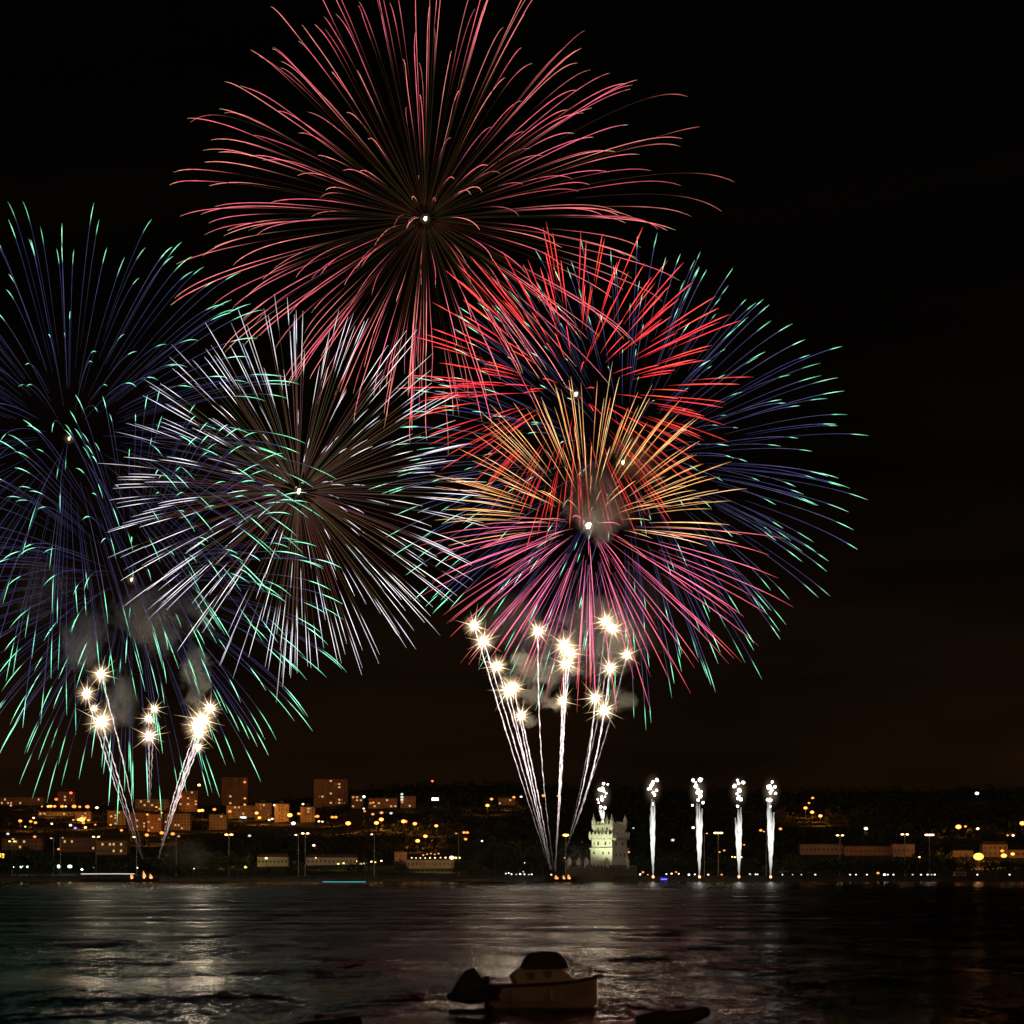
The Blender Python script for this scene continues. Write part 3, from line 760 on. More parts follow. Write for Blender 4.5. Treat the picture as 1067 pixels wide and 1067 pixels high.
# ------------------------------------------------------------------ the stone tower
def stone_tower():
    Y = 1800.0; a = math.radians(38)
    s = 15.4
    m = K*Y
    corner_x = (637.8-533.5)*m
    cx = corner_x - (s/2*math.cos(a) - s/2*math.sin(a))
    root = tag(empty('stone_tower', (cx, Y+9, 0), -a), 'floodlit pale stone river tower with battlements, corner turrets and low bastion', 'tower')
    zf = lambda py: CAM_H + (HZ-py)*m
    def part(name, mat=M_stone, smooth=False):
        b = MB(); yield b
    h = s/2
    b = MB(); b.box(-h,h,-h,h, 2.0, zf(885.2)); b.build('lower_storey', M_stone, root)
    b = MB(); b.box(-h-.55,h+.55,-h-.55,h+.55, zf(885.2)+.002, zf(883.4)); b.build('string_course', M_stone, root)
    hm = h-.45
    b = MB(); b.box(-hm,hm,-hm,hm, zf(883.4)+.002, zf(873)); b.build('middle_storey', M_stone, root)
    ht = h+.75
    b = MB(); b.box(-ht,ht,-ht,ht, zf(873)+.002, zf(869.4))
    for i in range(9):                                      # corbels under the terrace
        x = -ht+.6+i*(2*ht-1.2)/8
        b.box(x-.3,x+.3,-ht+.05,-hm-.003, zf(873)-1.1, zf(873)); b.box(hm+.003,ht-.05,x-.3,x+.3, zf(873)-1.1, zf(873))
    b.build('terrace', M_stone, root)
    b = MB(); n = 7; z0, z1 = zf(869.4)+.002, zf(866.6)
    for i in range(n):
        x = -ht+.55+i*(2*ht-1.1)/(n-1)
        for (x0,x1,y0,y1) in ((x-.55,x+.55,-ht,-ht+.6),(ht-.6,ht,x-.55,x+.55)):
            if y0 == -ht and x > ht-1: continue
            b.box(x0,x1,y0,y1,z0,z1-.5)
            xm, ym = (x0+x1)/2, (y0+y1)/2
            b.add([(x0,y0,z1-.5),(x1,y0,z1-.5),(x1,y1,z1-.5),(x0,y1,z1-.5),(xm,ym,z1+.35)], [(0,1,4),(1,2,4),(2,3,4),(3,0,4)])
    b.build('terrace_battlement', M_stone, root)
    hu = 6.5
    b = MB(); b.box(-hu,hu,-hu,hu, zf(869.4)+.003, zf(858.4)); b.box(-hu-.3,hu+.3,-hu-.3,hu+.3, zf(860.2), zf(859.3)); b.build('upper_storey', M_stone, root)
    b = MB(); z0, z1 = zf(858.4)+.002, zf(856)
    for i in range(6):
        x = -hu+.9+i*(2*hu-1.8)/5
        b.box(x-.5,x+.5,-hu,-hu+.5,z0,z1); b.box(hu-.5,hu,x-.5,x+.5,z0,z1); b.box(x-.5,x+.5,hu-.5,hu,z0,z1); b.box(-hu,-hu+.5,x-.5,x+.5,z0,z1)
    b.build('roof_battlement', M_stone, root)
    for sx in (-1,1):
        for sy in (-1,1):
            b = MB(); zt = zf(860.8)
            b.lathe([(.5,-2.2),(1.15,-.6),(1.15,3.0),(1.3,3.1),(1.3,3.4),(1.05,3.5),(.75,4.6),(.2,5.8),(.08,6.9),(.02,7.3)], 10, (sx*hu, sy*hu, zt)); b.build('corner_turret', M_stone, root)
    def win(x, z, w, hh, face):
        b = MB()
        if face == 'L': b.box(x-w/2,x+w/2,-.08,0,z-hh/2,z+hh/2); yy = (0,-hm-.003,0)
        else: b.box(0,.08,x-w/2,x+w/2,z-hh/2,z+hh/2); yy = (hm+.003,0,0)
        o = b.build('window', M_opening, root); o.location = yy
        return o
    for x in (-2.6, 2.6): win(x, zf(878.8), 1.3, 2.1, 'L')
    for x in (-5.4, 5.4): win(x, zf(878.6), .6, 1.2, 'L')
    for x in (-3.5, 3.0): win(x, zf(879), 1.1, 2.0, 'R')
    for x, py in ((-5.2,888.5),(1.2,889),(5.2,888.8)):
        o = win(x, zf(py), 1.0, 1.6, 'L'); o.location = (0,-h-.003,0)
    for x in (-4.0, 0.2, 4.2): o = win(x, zf(891), .9, 1.8, 'R'); o.location = (h+.003,0,0)
    for x in (-3.2,0,3.2):
        o = win(x, zf(863.6), .8, 1.5, 'L'); o.location = (0,-hu-.003,0)
    for i in range(6):                                       # dark gaps under the parapet read as a row of little arches
        o = win(-5.4+i*2.16, zf(867.8), 1.0, 1.3, 'L'); o.location = (0,-hu-.004,0)
    b = MB()                                                 # balcony on the shaded side
    b.box(hm+.003,hm+1.5,-5.5,5.5,zf(875.3),zf(874.6)); 
    for i in range(8): b.box(hm+1.2,hm+1.45,-5.4+i*1.5,-5.1+i*1.5,zf(874.6)+.002,zf(873.2))
    b.build('balcony', M_stone, root)
    # low bastion in front
    b = MB(); zb = zf(903)
    poly = [(-17,-8),(-13,-23),(3,-27),(15,-23),(18,-6),(14,8),(-13,8)]
    vs = [(x,y,-1) for x,y in poly]+[(x,y,zb) for x,y in poly]; n = len(poly)
    b.add(vs, [tuple(range(n-1,-1,-1)), tuple(range(n,2*n))]+[(i,(i+1)%n,n+(i+1)%n,n+i) for i in range(n)])
    for i in range(n):
        p, q = Vector(poly[i]+(0,)), Vector(poly[(i+1)%n]+(0,)); L = (q-p).length; d = (q-p)/L; nn = Vector((d.y,-d.x,0))
        k = max(2,int(L/1.9))
        for j in range(k):
            c = p + d*(j+.5)*L/k - nn*.4
            M = Matrix.Translation(c) @ Matrix.Rotation(math.atan2(d.y,d.x),4,'Z')
            b.box(-.5,.5,-.3,.3,zb+.002,zb+1.0,M)
    b.build('bastion', matte('weathered_stone',(0.085,0.07,0.05),0.9,0.3,0.5), root)
    for (x,y) in ((-16,-8),(-12.4,-22),(2.6,-25.6),(14,-21.6),(17,-6)):
        b = MB(); b.lathe([(.4,-2.4),(1.35,-.8),(1.35,2.4),(1.55,2.5),(1.5,2.9),(1.15,3.9),(.5,4.8),(.12,5.2),(.1,6.0)], 10, (x,y,zb)); b.build('watch_turret', M_stone, root)
    # floodlights
    R = Matrix.Rotation(-a, 4, 'Z'); base = Vector((cx, Y+9, 0))
    for i, (lx, t) in enumerate(((-6,'left'),(6,'right'))):
        wp = base + R @ Vector((lx,-25,zb+.01))
        fl = tag(empty('floodlight', wp, -a), t+' one of two floodlights on the bastion aimed at the bright tower face', 'floodlight', 'floodlights of the stone tower')
        b = MB(); b.box(-.1,.1,-.1,.1,0,.6); b.box(-.45,.45,-.3,.3,.6,1.1); b.build('housing', M_black, fl)
        b = MB(); b.box(-.4,.4,.302,.33,.65,1.05); b.build('lens', glow('flood_lens',(0.8,1.0,0.62),4), fl)
        ld = bpy.data.lights.new('flood_beam','SPOT'); ld.energy = 46000; ld.color = (0.88,1.0,0.62); ld.spot_size = math.radians(115); ld.spot_blend = 1.0; ld.shadow_soft_size = .4
        lo = bpy.data.objects.new('flood_beam', ld); COL.objects.link(lo); lo.parent = fl; lo.location = (0,.6,.9)
        lo.rotation_euler = (math.radians(90+60),0,0)
stone_tower()

# ------------------------------------------------------------------ barges and flames
M_flame = fire_mat('flame_fire', 1.0)
def barge(px0, px1, Y, label, rail):
    x0, x1 = (px0-533.5)*K*Y, (px1-533.5)*K*Y; w = x1-x0
    root = tag(empty('launch_barge', ((x0+x1)/2, Y, 0)), label, 'barge', 'launch barges')
    b = MB(); b.add([(-w/2+1.5,-5,-.6),(w/2-1.5,-5,-.6),(w/2-1.5,5,-.6),(-w/2+1.5,5,-.6),(-w/2,-5,1.6),(w/2,-5,1.6),(w/2,5,1.6),(-w/2,5,1.6)],
        [(0,3,2,1),(4,5,6,7),(0,1,5,4),(1,2,6,5),(2,3,7,6),(3,0,4,7)]); b.build('hull', M_black, root)
    for i in range(5):
        x = -w*.38+i*w*.19
        b = MB(); b.box(x-1.2,x+1.2,-1.5,1.5,1.602,2.0)
        for j in range(4): b.lathe([(.18,0),(.18,1.2)], 8, (x-.9+j*.6,0,2.0))
        b.build('mortar_rack', M_black, root)
    b = MB()
    for i in range(9): b.tube([(-w/2+.4+i*(w-.8)/8,-4.8,1.6),(-w/2+.4+i*(w-.8)/8,-4.8,2.8)], .06, 5)
    b.tube([(-w/2+.4,-4.8,2.8),(w/2-.4,-4.8,2.8)], .06, 5); b.build('railing', M_black, root)
    if rail:
        b = MB(); b.tube([(-w*.48,-4.9,4.4),(0,-4.9,4.45),(w*.2,-4.9,4.4)], .22, 6); b.build('light_tube', glow('white_tube',(1.0,.85,.82),.8), root)
    return root
barge(84, 166, 1700, 'long black launch barge under the left comet fan', True)
barge(566, 602, 1700, 'short black launch barge under the right comet fan', False)
def flame(px, py, h, w, label, grp):
    Y = 1699.0; p = at(px, py, Y)
    b = MB()
    prof = [(.25,0),(.8,.18),(1.0,.35),(.8,.55),(.45,.75),(.15,.93),(.02,1.0)]
    n = 9; vs = []; cs = []
    for r, z in prof:
        for j in range(n):
            th = 2*math.pi*j/n; q = r*w/2*(1+uni(-.2,.2))
            vs.append((q*math.cos(th)+.25*math.sin(z*5), q*math.sin(th), z*h))
            u = z; cs.append((2.0*(1-.3*u), .85*(1-.55*u), .30*(1-.7*u)))
    fs = [(i*n+j, i*n+(j+1)%n, (i+1)*n+(j+1)%n, (i+1)*n+j) for i in range(len(prof)-1) for j in range(n)]
    b.add(vs, fs, cs)
    o = b.build('flame', M_flame); o.location = p; tag(o, label, 'flame', grp)
for (x, y, h, w, t) in ((137,916,3.2,1.5,'left'),(150,915.5,4.2,1.8,'middle'),(157,916,3.0,1.9,'right')):
    flame(x, y, h, w, t+' flame burning on the long left barge', 'flames on the barges')
for (x, y, h, w, t) in ((579.6,917.8,3.2,2.2,'left'),(587.4,917.2,2.8,1.5,'middle'),(592.6,917,3.2,1.7,'right')):
    flame(x, y, h, w, t+' flame burning on the short right barge', 'flames on the barges')
# low boat added to carry a long-exposure light trail, shaped as a cyan strip
p0, p1 = at(335.8,919.4,1600), at(382.3,919.4,1600); w = p1.x-p0.x
root = tag(empty('tour_boat', ((p0.x+p1.x)/2, 1600, 0)), 'low dark boat on the river with a thin cyan light trail along its side', 'boat')
b = MB(); b.add([(-w/2+2,-1.6,-.5),(w/2-2,-1.6,-.5),(w/2-2,1.6,-.5),(-w/2+2,1.6,-.5),(-w/2,-1.9,.55),(w/2+1,-1.9,.55),(w/2+1,1.9,.55),(-w/2,1.9,.55)],
    [(0,3,2,1),(4,5,6,7),(0,1,5,4),(1,2,6,5),(2,3,7,6),(3,0,4,7)]); b.build('hull', M_black, root)
b = MB(); b.box(-w*.3,w*.25,-1.2,1.2,.552,1.1); b.build('cabin', M_black, root)
b = MB(); b.tube([(-w/2+.5,-1.98,.42),(0,-1.98,.40),(w/2-.5,-1.98,.42)], .12, 6); b.build('light_trail', glow('cyan_trail',(.1,.75,.75),1.0), root)

# ------------------------------------------------------------------ fireworks
MPX = lambda Y: K*Y
def trail_geo(b, d, R, k, D, t0, t1, colf, r0, wob=0.0, n=13, side=4, wind=0.0, gp=2.0):
    pts = []; cols = []; rad = []
    den = 1-math.exp(-k)
    ph = uni(0,6.28)
    for i in range(n):
        u = i/(n-1); t = t0+(t1-t0)*u
        p = d*(R*(1-math.exp(-k*t))/den) + Vector((wind*R*t*t, 0, -D*R*t**gp))
        if wob: p += Vector((math.sin(t*9+ph),0,math.cos(t*8+ph)))*wob*t
        c, w = colf(u)
        fl = uni(.72,1.28)*1.4; c = tuple(x*fl for x in c); w *= .74*uni(.85,1.15)*(.35+.65*min(1,6*(1-u))); 
        pts.append(p); cols.append(c); rad.append(max(.02, r0*w))
    b.tube(pts, rad, side, cols, cap=False)

def dirs(n, jit=.12):
    g = math.pi*(3-5**.5); out = []; off = uni(0,6.28)
    for i in range(n):
        z = 1-2*(i+.5)/n; r = math.sqrt(max(0,1-z*z)); th = g*i+off
        d = Vector((r*math.cos(th)+uni(-jit,jit), r*math.sin(th)+uni(-jit,jit), z+uni(-jit,jit))).normalized()
        out.append(d)
    return out
def mix(a, b, u): return tuple(x+(y-x)*u for x, y in zip(a, b))
def sm(a, b, x):
    u = max(0., min(1., (x-a)/(b-a))); return u*u*(3-2*u)
def burst(px, py, Y, Rpx, n, label, maker, core=2.0, core_col=(1.0,.7,.4), core_st=10):
    c = at(px, py, Y)
    root = tag(empty('firework_burst', c), label, 'firework', 'aerial firework bursts')
    b = MB(); b.ball((0,0,0), core*.42, 9, 7, .4, tuple(x*core_st for x in core_col), (.9,.9,1.25)); b.ball((core*.35,0,core*.45), core*.24, 7, 5, .3, tuple(x*core_st*.6 for x in core_col)); b.build('core', HEAD, root)
    b = MB(); b.ball((0,0,0), 1.0, 14, 10); g = b.build('core_halo', HALO2, root, True); g.scale = (4.5,)*3  # soft glow about the core, added as an emissive ball
    items = []
    for d in dirs(n):
        b = MB(); s = maker(b, d, Rpx*MPX(Y))
        if s is None: continue
        items.append((s, b))
    items.sort(key=lambda q: -q[0])
    for s, b in items[:100]: b.build('star_trail', FIRE, root)
    rest = MB()
    for s, b in items[100:]: rest.add(b.v, b.f, b.c)
    if rest.v:
        o = rest.build('star_trail_mass', FIRE, root); o['kind'] = 'stuff'
    return root
def vis(d): return math.hypot(d.x, d.z)

def mk_top(b, d, R):
    f = uni(.86,1.08); br = uni(.45,1.35); pk = random.choice([(1.0,.13,.19),(1.0,.20,.21),(.95,.15,.25),(1.0,.26,.22)])
    gold = tuple(x*uni(.25,1.3) for x in (.06,.028,.011)); s0 = uni(.12,.5); s1 = uni(.9,.96)
    def cf(u):
        if u < s0: return tuple(x*br*(.45+.6*u) for x in gold), .5
        if u < s1:
            q = sm(s0, s0+.3, u); return tuple(x*br*(1 if q < 1 else .8+.4*u) for x in mix(gold, pk, q)), .62+.35*q
        return tuple(x*br for x in mix(pk, (1.1,.62,.30), sm(s1-.05,s1+.03,u))), .95-(u-s1)/(1-s1)*.65
    f *= (.82+.18*sm(-.9,-.2,d.z))*(1+.12*max(0,d.z))
    trail_geo(b, d, R*f, 1.8, .062, .03, 1.0+uni(-.05,.12), cf, .185, wob=uni(0,.5), n=26, wind=uni(-.02,.03), gp=2.6)
    return vis(d)
burst(443, 228, 1720, 250, 290, 'largest red and gold burst at the top of the sky with hooked tips', mk_top, 1.9, (1,.66,.36), 8)

tb = bpy.data.objects['firework_burst']
for (ex, ez, D_) in ((300,62,.10),(268,98,.03),(255,150,.12),(-232,148,.16),(288,40,.12)):
    d = Vector((ex, uni(-60,60), ez)); L = d.length; b = MB()
    def cf(u): return ((.8*sm(.45,.9,u)+.03, .16*sm(.45,.9,u)+.015, .14*sm(.45,.9,u)+.01), .8)
    trail_geo(b, d/L, L*MPX(1720)*1.05, 2.0, D_, .3, 1.05, cf, .17, n=24)
    b.build('star_trail', FIRE, tb)

def mk_bluegreen(bt=.68, D=.15, k=1.7, t0=.18, gb=1.0, bb=1.0):
    def mk(b, d, R):
        f = uni(.9,1.05); br = uni(.8,1.7)
        blue = random.choice([(.05,.05,.13),(.06,.06,.12),(.04,.045,.15)])
        green = random.choice([(.30,1.0,.60),(.34,.95,.66),(.22,.95,.5)])
        s0 = bt+uni(-.05,.09)
        def cf(u):
            if u < s0: return tuple(x*br*bb*(.25+1.0*u/s0) for x in blue), .5+.1*u
            q = sm(s0, s0+.05, u); e_ = (u-s0)/(1-s0)
            return tuple(x*br*gb*(1.0 if e_ < .7 else 1-.5*(e_-.7)/.3) for x in mix(blue, green, q)), .55+.55*math.sin(math.pi*min(1,max(0,.12+.86*e_)))
        trail_geo(b, d, R*f, k, D, t0+uni(-.06,.12), 1.0+uni(-.06,.06), cf, .21, n=20, wind=uni(-.015,.015))
        return vis(d)
    return mk
burst(72, 457, 1690, 266, 235, 'upper left burst of blue trails with green tips, cut by the left edge', mk_bluegreen(D=.11), 1.5, (1,.5,.28), 5)
burst(137, 604, 1650, 222, 235, 'lower left burst of blue trails with green tips, over the left barge', mk_bluegreen(D=.14, bt=.66, bb=.75, gb=1.1), 1.5, (1,.6,.36), 5)

def mk_white(b, d, R):
    f = uni(.88,1.04); br = uni(.7,1.8); gold = tuple(x*uni(.4,1.1) for x in random.choice([(.11,.055,.03),(.09,.055,.04),(.13,.07,.04)]))
    wh = random.choice([(.85,.78,.85),(.9,.85,.82),(.75,.74,.92)]); s0 = uni(.45,.72)
    def cf(u):
        if u < s0: return tuple(x*br*(.7+.5*u) for x in gold), .55
        q = sm(s0, s0+.07, u); e_ = (u-s0)/(1-s0)
        return tuple(x*br for x in mix(gold, wh, q)), .5+.55*math.sin(math.pi*(.1+.85*e_))
    trail_geo(b, d, R*f, 1.3, .035, .06, 1.0+uni(-.05,.05), cf, .165, n=18)
    return vis(d)
burst(311, 512, 1630, 204, 300, 'round white burst with brown gold inner trails, centre of the left half', mk_white, 2.2, (1,.66,.36), 8)

def mk_red(b, d, R):
    f = uni(.78,1.05); br = uni(.7,1.5); rd = random.choice([(1.0,.045,.035),(.95,.07,.045),(1.0,.035,.05)])
    s0 = uni(.0,.12)
    if d.z < -.15: f *= .86; br *= .45
    def cf(u):
        w = .25+.95*sm(0,.35,u)*(1-.75*sm(.75,1.0,u))
        q = sm(.55,.8,u)*sm(1.0,.85,u)*.12
        return tuple(x*br*(.55+.6*sm(0,.4,u)) for x in mix(rd, (1.0,.3,.2), q)), w
    trail_geo(b, d, R*f, 1.2, .04, .33+s0+uni(0,.12), 1.0, cf, .23, n=14)
    return vis(d)
burst(600, 411, 1700, 186, 240, 'dense bright red burst right of centre', mk_red, 1.9, (1,.7,.36), 8)
burst(649, 482, 1760, 248, 300, 'wide blue burst with green tips at the right, behind the red one', mk_bluegreen(bt=.76, D=.07, k=1.4, t0=.3, gb=1.05, bb=1.35), 1.4, (1,.55,.18), 70)

def mk_yp(b, d, R):
    up = d.z + uni(-.08,.08)
    f = uni(.88,1.06); br = uni(.7,1.6)
    if up > -.02:
        c0 = random.choice([(1.0,.54,.17),(1.0,.62,.27),(1.0,.44,.13),(1.0,.34,.12)]); c1 = c0; a0 = uni(.3,.42)
    else:
        c0 = random.choice([(.95,.16,.36),(1.0,.24,.40),(.9,.14,.30)]); c1 = (1.0,.14,.16); a0 = uni(.14,.3)
    def cf(u):
        w = .3+.75*sm(0,.3,u)*(1-.75*sm(.7,1.0,u))
        return tuple(x*br*(.45+.5*sm(0,.4,u)) for x in mix(c0, c1, sm(.4,.9,u))), w
    if up <= -.02 and rnd() < .3: return None
    if up <= -.02: f *= 1.08+.22*max(0,d.x)
    trail_geo(b, d, R*f, 1.1, .06, a0, 1.0+uni(-.10,.06), cf, .175, n=15)
    return vis(d)
burst(613, 548, 1620, 168, 270, 'two coloured burst, yellow above and pink below, over the right barge', mk_yp, 2.3, (1,.8,.55), 60)

# comets: a burning head on a wavy trail from the barge
def comet(hx, hy, bx, by, label, grp, size=1.0, Y=1699.0, dim=1.0, twist=.22, start=0.0, sway=0.0):
    hp, bp = at(hx, hy, Y+uni(-4,4)), at(bx, by, Y)
    root = tag(empty('firework_comet', hp), label, 'firework', grp)
    v = bp-hp; n = 100; pts=[]; cols=[]; rad=[]
    ph = uni(0,6.28); fq = uni(55,85)
    sd = Vector((-v.z,0,v.x)).normalized()
    for i in range(n):
        u = i/(n-1)*(1-start)
        p = v*u + sd*(sway*v.length*math.sin(math.pi*u)) + sd*(twist*math.sin(fq*u+ph)) + Vector((0,twist*math.cos(fq*u+ph),0))
        q = (1-u); br = dim*(.10+1.6*sm(0,.6,q))*uni(.6,1.4)*(1+.22*math.sin(fq*u*1.0+ph*2))
        pts.append(p); cols.append((1.0*br,.82*br,.80*br)); rad.append((.05+.19*sm(0,.7,q))*uni(.65,1.5))
    b = MB(); b.tube(pts, rad, 4, cols, cap=False); b.build('trail', FIRE, root)
    if size > 0:
        b = MB(); b.ball((0,0,0), 1.65*size, 9, 7, .3, (108,88,62)); b.build('head', HEAD, root)
        b = MB()  # random sparks, plus longer spikes imitating a star-shaped lens flare
        main = uni(0,.5)
        for k in range(70):
            d = Vector((random.gauss(0,1), random.gauss(0,1), random.gauss(0,1))).normalized()
            L = size*uni(2.5,7.0)
            if k < 12:
                th = main+k*math.pi/6+uni(-.12,.12); d = Vector((math.cos(th), uni(-.35,.35), math.sin(th))).normalized(); L = size*uni(5,13)
            b.tube([d*1.2*size, d*L*.45, d*L], [.30*size,.10*size,.015], 4, [(6,5,3.2),(1.8,1.3,.7),(.4,.24,.1)], cap=False)
        b.build('spark_flare', FIRE, root)
        b = MB(); b.ball((0,0,0), 1.0, 14, 10); g = b.build('glow_halo', HALO, root, True); g.scale = (8*size,)*3  # halo of glare round the head, put in as an emissive volume
    return root
GR = 'white comets of the right launch fan'; GL = 'white comets of the left launch fan'
RB = (578, 914)
L_ = [
 (494,652,1.0,'outermost top comet on the left arm of the right fan'),(504,668,1.1,'second comet from the top on the left arm of the right fan'),
 (518,694,1.0,'third comet from the top on the left arm of the right fan'),(530,719,1.15,"lower left one of the close comet pair on the right fan's left arm"),
 (535.5,716,1.0,"upper right one of the close comet pair on the right fan's left arm"),(543,746,.9,'lowest comet on the left arm of the right fan')]
for x,y,s,t in L_: comet(x,y,574+uni(-1,1),906,t,GR,s,twist=.1,sway=uni(-.006,.012))
for x,y,s,t in [(560.5,657.5,1.0,'comet standing alone between the left and middle arms of the right fan')]: comet(x,y,577,905,t,GR,s,twist=.13,sway=-.02)
for x,y,s,t in [(588,672,1.1,'highest comet on the middle arm of the right fan'),(594,680,1.1,'second comet from the top on the middle arm of the right fan'),
                (590,692,1.0,'third comet from the top on the middle arm of the right fan'),(586,730.5,.85,'lowest comet on the middle arm of the right fan')]:
    comet(x,y,578.5+uni(-.7,.7),908,t,GR,s,twist=.1,sway=uni(-.006,.012))
for x,y,s,t in [(631.5,647.5,1.0,'highest comet over the right arm of the right fan, in pink smoke'),(638,655,1.0,'second highest comet over the right arm of the right fan'),
                (653,682.5,.85,'rightmost comet of the right fan'),(635.5,696,.95,'comet in the middle of the right arm of the right fan'),
                (620.5,727,.95,'lower left comet on the right arm of the right fan'),(629.5,740,1.05,'lowest comet on the right arm of the right fan')]:
    hi = y < 690
    comet(x,y,590,884,t,GR,s,twist=.1,start=.0 if not hi else 0.0,sway=.03+uni(0,.01) if not hi else .02, dim=.25 if hi else 1.0)
LB = (150, 905)
for x,y,s,t,bx,sw in [(105,702.5,.95,'highest comet of the left fan',149,.012),(90,723,.95,'leftmost comet of the left fan',148,-.012),
                (98,738,.55,'small comet under the leftmost one of the left fan',148,-.006),(106,752,1.35,'biggest comet on the left arm of the left fan',148.5,0),
                (219,738,.9,'highest comet on the right arm of the left fan',165,-.01),(211,750,1.25,'second highest comet on the right arm of the left fan',165,-.012),
                (205.5,757,1.25,'biggest comet on the right arm of the left fan',165,-.02),(207.5,764.5,.9,'fourth highest comet on the right arm of the left fan',165,-.01),
                (206.5,778.5,.65,'lowest comet on the right arm of the left fan',165,-.008)]:
    comet(x,y,bx,895,t,GL,s,sway=sw,dim=.7 if s > .6 else .3,twist=.16)
for x,y,s,t in [(160.5,738.5,.65,'highest comet of the small middle column of the left fan'),(155,749,.75,'middle comet of the small middle column of the left fan'),
                (155,767,.95,'lowest comet of the small middle column of the left fan')]:
    comet(x,y,156,850,t,GL,s,dim=.3,twist=.18)

# silver fountains (mines) in a row
M_sil = None
def fountain(px, ptop, pbot, stars, label, Y=1770.0, wide=3.1, stem_top=None):
    bp = at(px, pbot, Y); m = MPX(Y)
    root = tag(empty('firework_fountain', bp), label, 'firework', 'silver fountains in a row')
    H = (pbot-stem_top)*m*uni(.93,1.04); lean = uni(-.8,.8); wide *= uni(.85,1.2)
    b = MB()
    for k in range(9):
        xx = uni(-1,1)*wide*m; yy = uni(-1,1)*wide*m; hh = H*uni(.78,1.03)
        pts=[]; cols=[]; rad=[]
        ph=uni(0,6)
        for i in range(18):
            u=i/17; s_=u**.8
            pts.append(Vector((xx*s_+lean*u*u+.16*math.sin(u*30+ph), yy*s_, hh*u)))
            br=uni(.8,1.2)*(.35+.75*sm(0,.5,u))*(1-.75*sm(.72,1,u)); cols.append((.95*br,.96*br,.88*br)); rad.append(.13+.42*sm(0,.55,u)*(1-.5*sm(.8,1,u)))
        b.tube(pts, rad, 4, cols, cap=False)
    b.build('spray', FIRE, root)
    for (sx, sy, sr) in stars:
        p = at(sx, sy, Y+uni(-3,3))-bp
        b = MB(); b.ball((0,0,0), sr*uni(.36,.66), 9, 7, .35, (6,5.3,4.6)); o = b.build('star', FIRE, root); o.location = p
    n_ = len(stars); cc = at(sum(q[0] for q in stars)/n_, sum(q[1] for q in stars)/n_, Y)-bp
    b = MB(); b.ball((0,0,0), 1.0, 14, 10); g = b.build('glow_halo', HALO2, root, True); g.location = cc; g.scale = (7,7,12)  # merged glow of the stars, added as one emissive ball
    # glowing muzzle at the foot
    b = MB(); b.ball((0,0,0.2), .75, 8, 6, .2, (3.5,1.5,.6)); b.build('muzzle_glow', FIRE, root)
def S(x0, y0, lst): return [(x0+x/7.963, 800+y/7.963, r) for x,y,r in lst]
fountain(628, 812, 856.5, S(534,0,[(755,132,1.4),(790,138,1.2),(722,180,1.7),(745,178,2.0),(760,195,1.3),(778,212,1.3),(740,243,1.2),(768,240,1.1),(745,266,1.3),(708,262,1.4),(715,290,1.3),(732,326,1.2),(768,332,1.3)]),
         'silver fountain shooting up from the roof of the stone tower', Y=1809, wide=2.5, stem_top=842)
fountain(680.6, 810, 914, S(668,0,[(130,102,1.6),(100,115,1.5),(95,135,1.7),(82,150,1.5),(75,170,1.7),(62,176,1.4),(128,187,1.4),(100,205,1.4),(112,225,1.5),(95,300,1.2)]),
         'first tall silver fountain right of the stone tower', stem_top=836)
fountain(728.8, 809, 914, S(668,0,[(432,105,1.3),(492,100,1.9),(455,125,1.2),(455,152,1.7),(476,185,1.4),(470,205,1.6),(500,200,1.7),(492,235,1.8),(480,215,1.6),(474,268,1.3),(513,290,1.2),(426,312,1.2)]),
         'second tall silver fountain right of the stone tower', stem_top=834)
fountain(770, 809, 914, S(668,0,[(800,103,1.7),(848,123,1.4),(775,152,1.5),(808,130,1.3),(815,185,2.0),(795,215,1.3),(822,195,1.4),(803,255,1.6),(828,262,1.5),(812,240,1.3),(800,320,1.3)]),
         'third tall silver fountain right of the stone tower', stem_top=840)
fountain(803, 812, 914, S(800,0,[(38,118,1.3),(12,160,2.0),(30,175,1.8),(60,158,1.2),(65,212,1.4),(22,205,1.6),(2,170,1.5),(18,268,1.7),(0,265,1.3),(22,322,1.2),(40,185,1.3)]),
         'last silver fountain of the row, farthest right', stem_top=836)

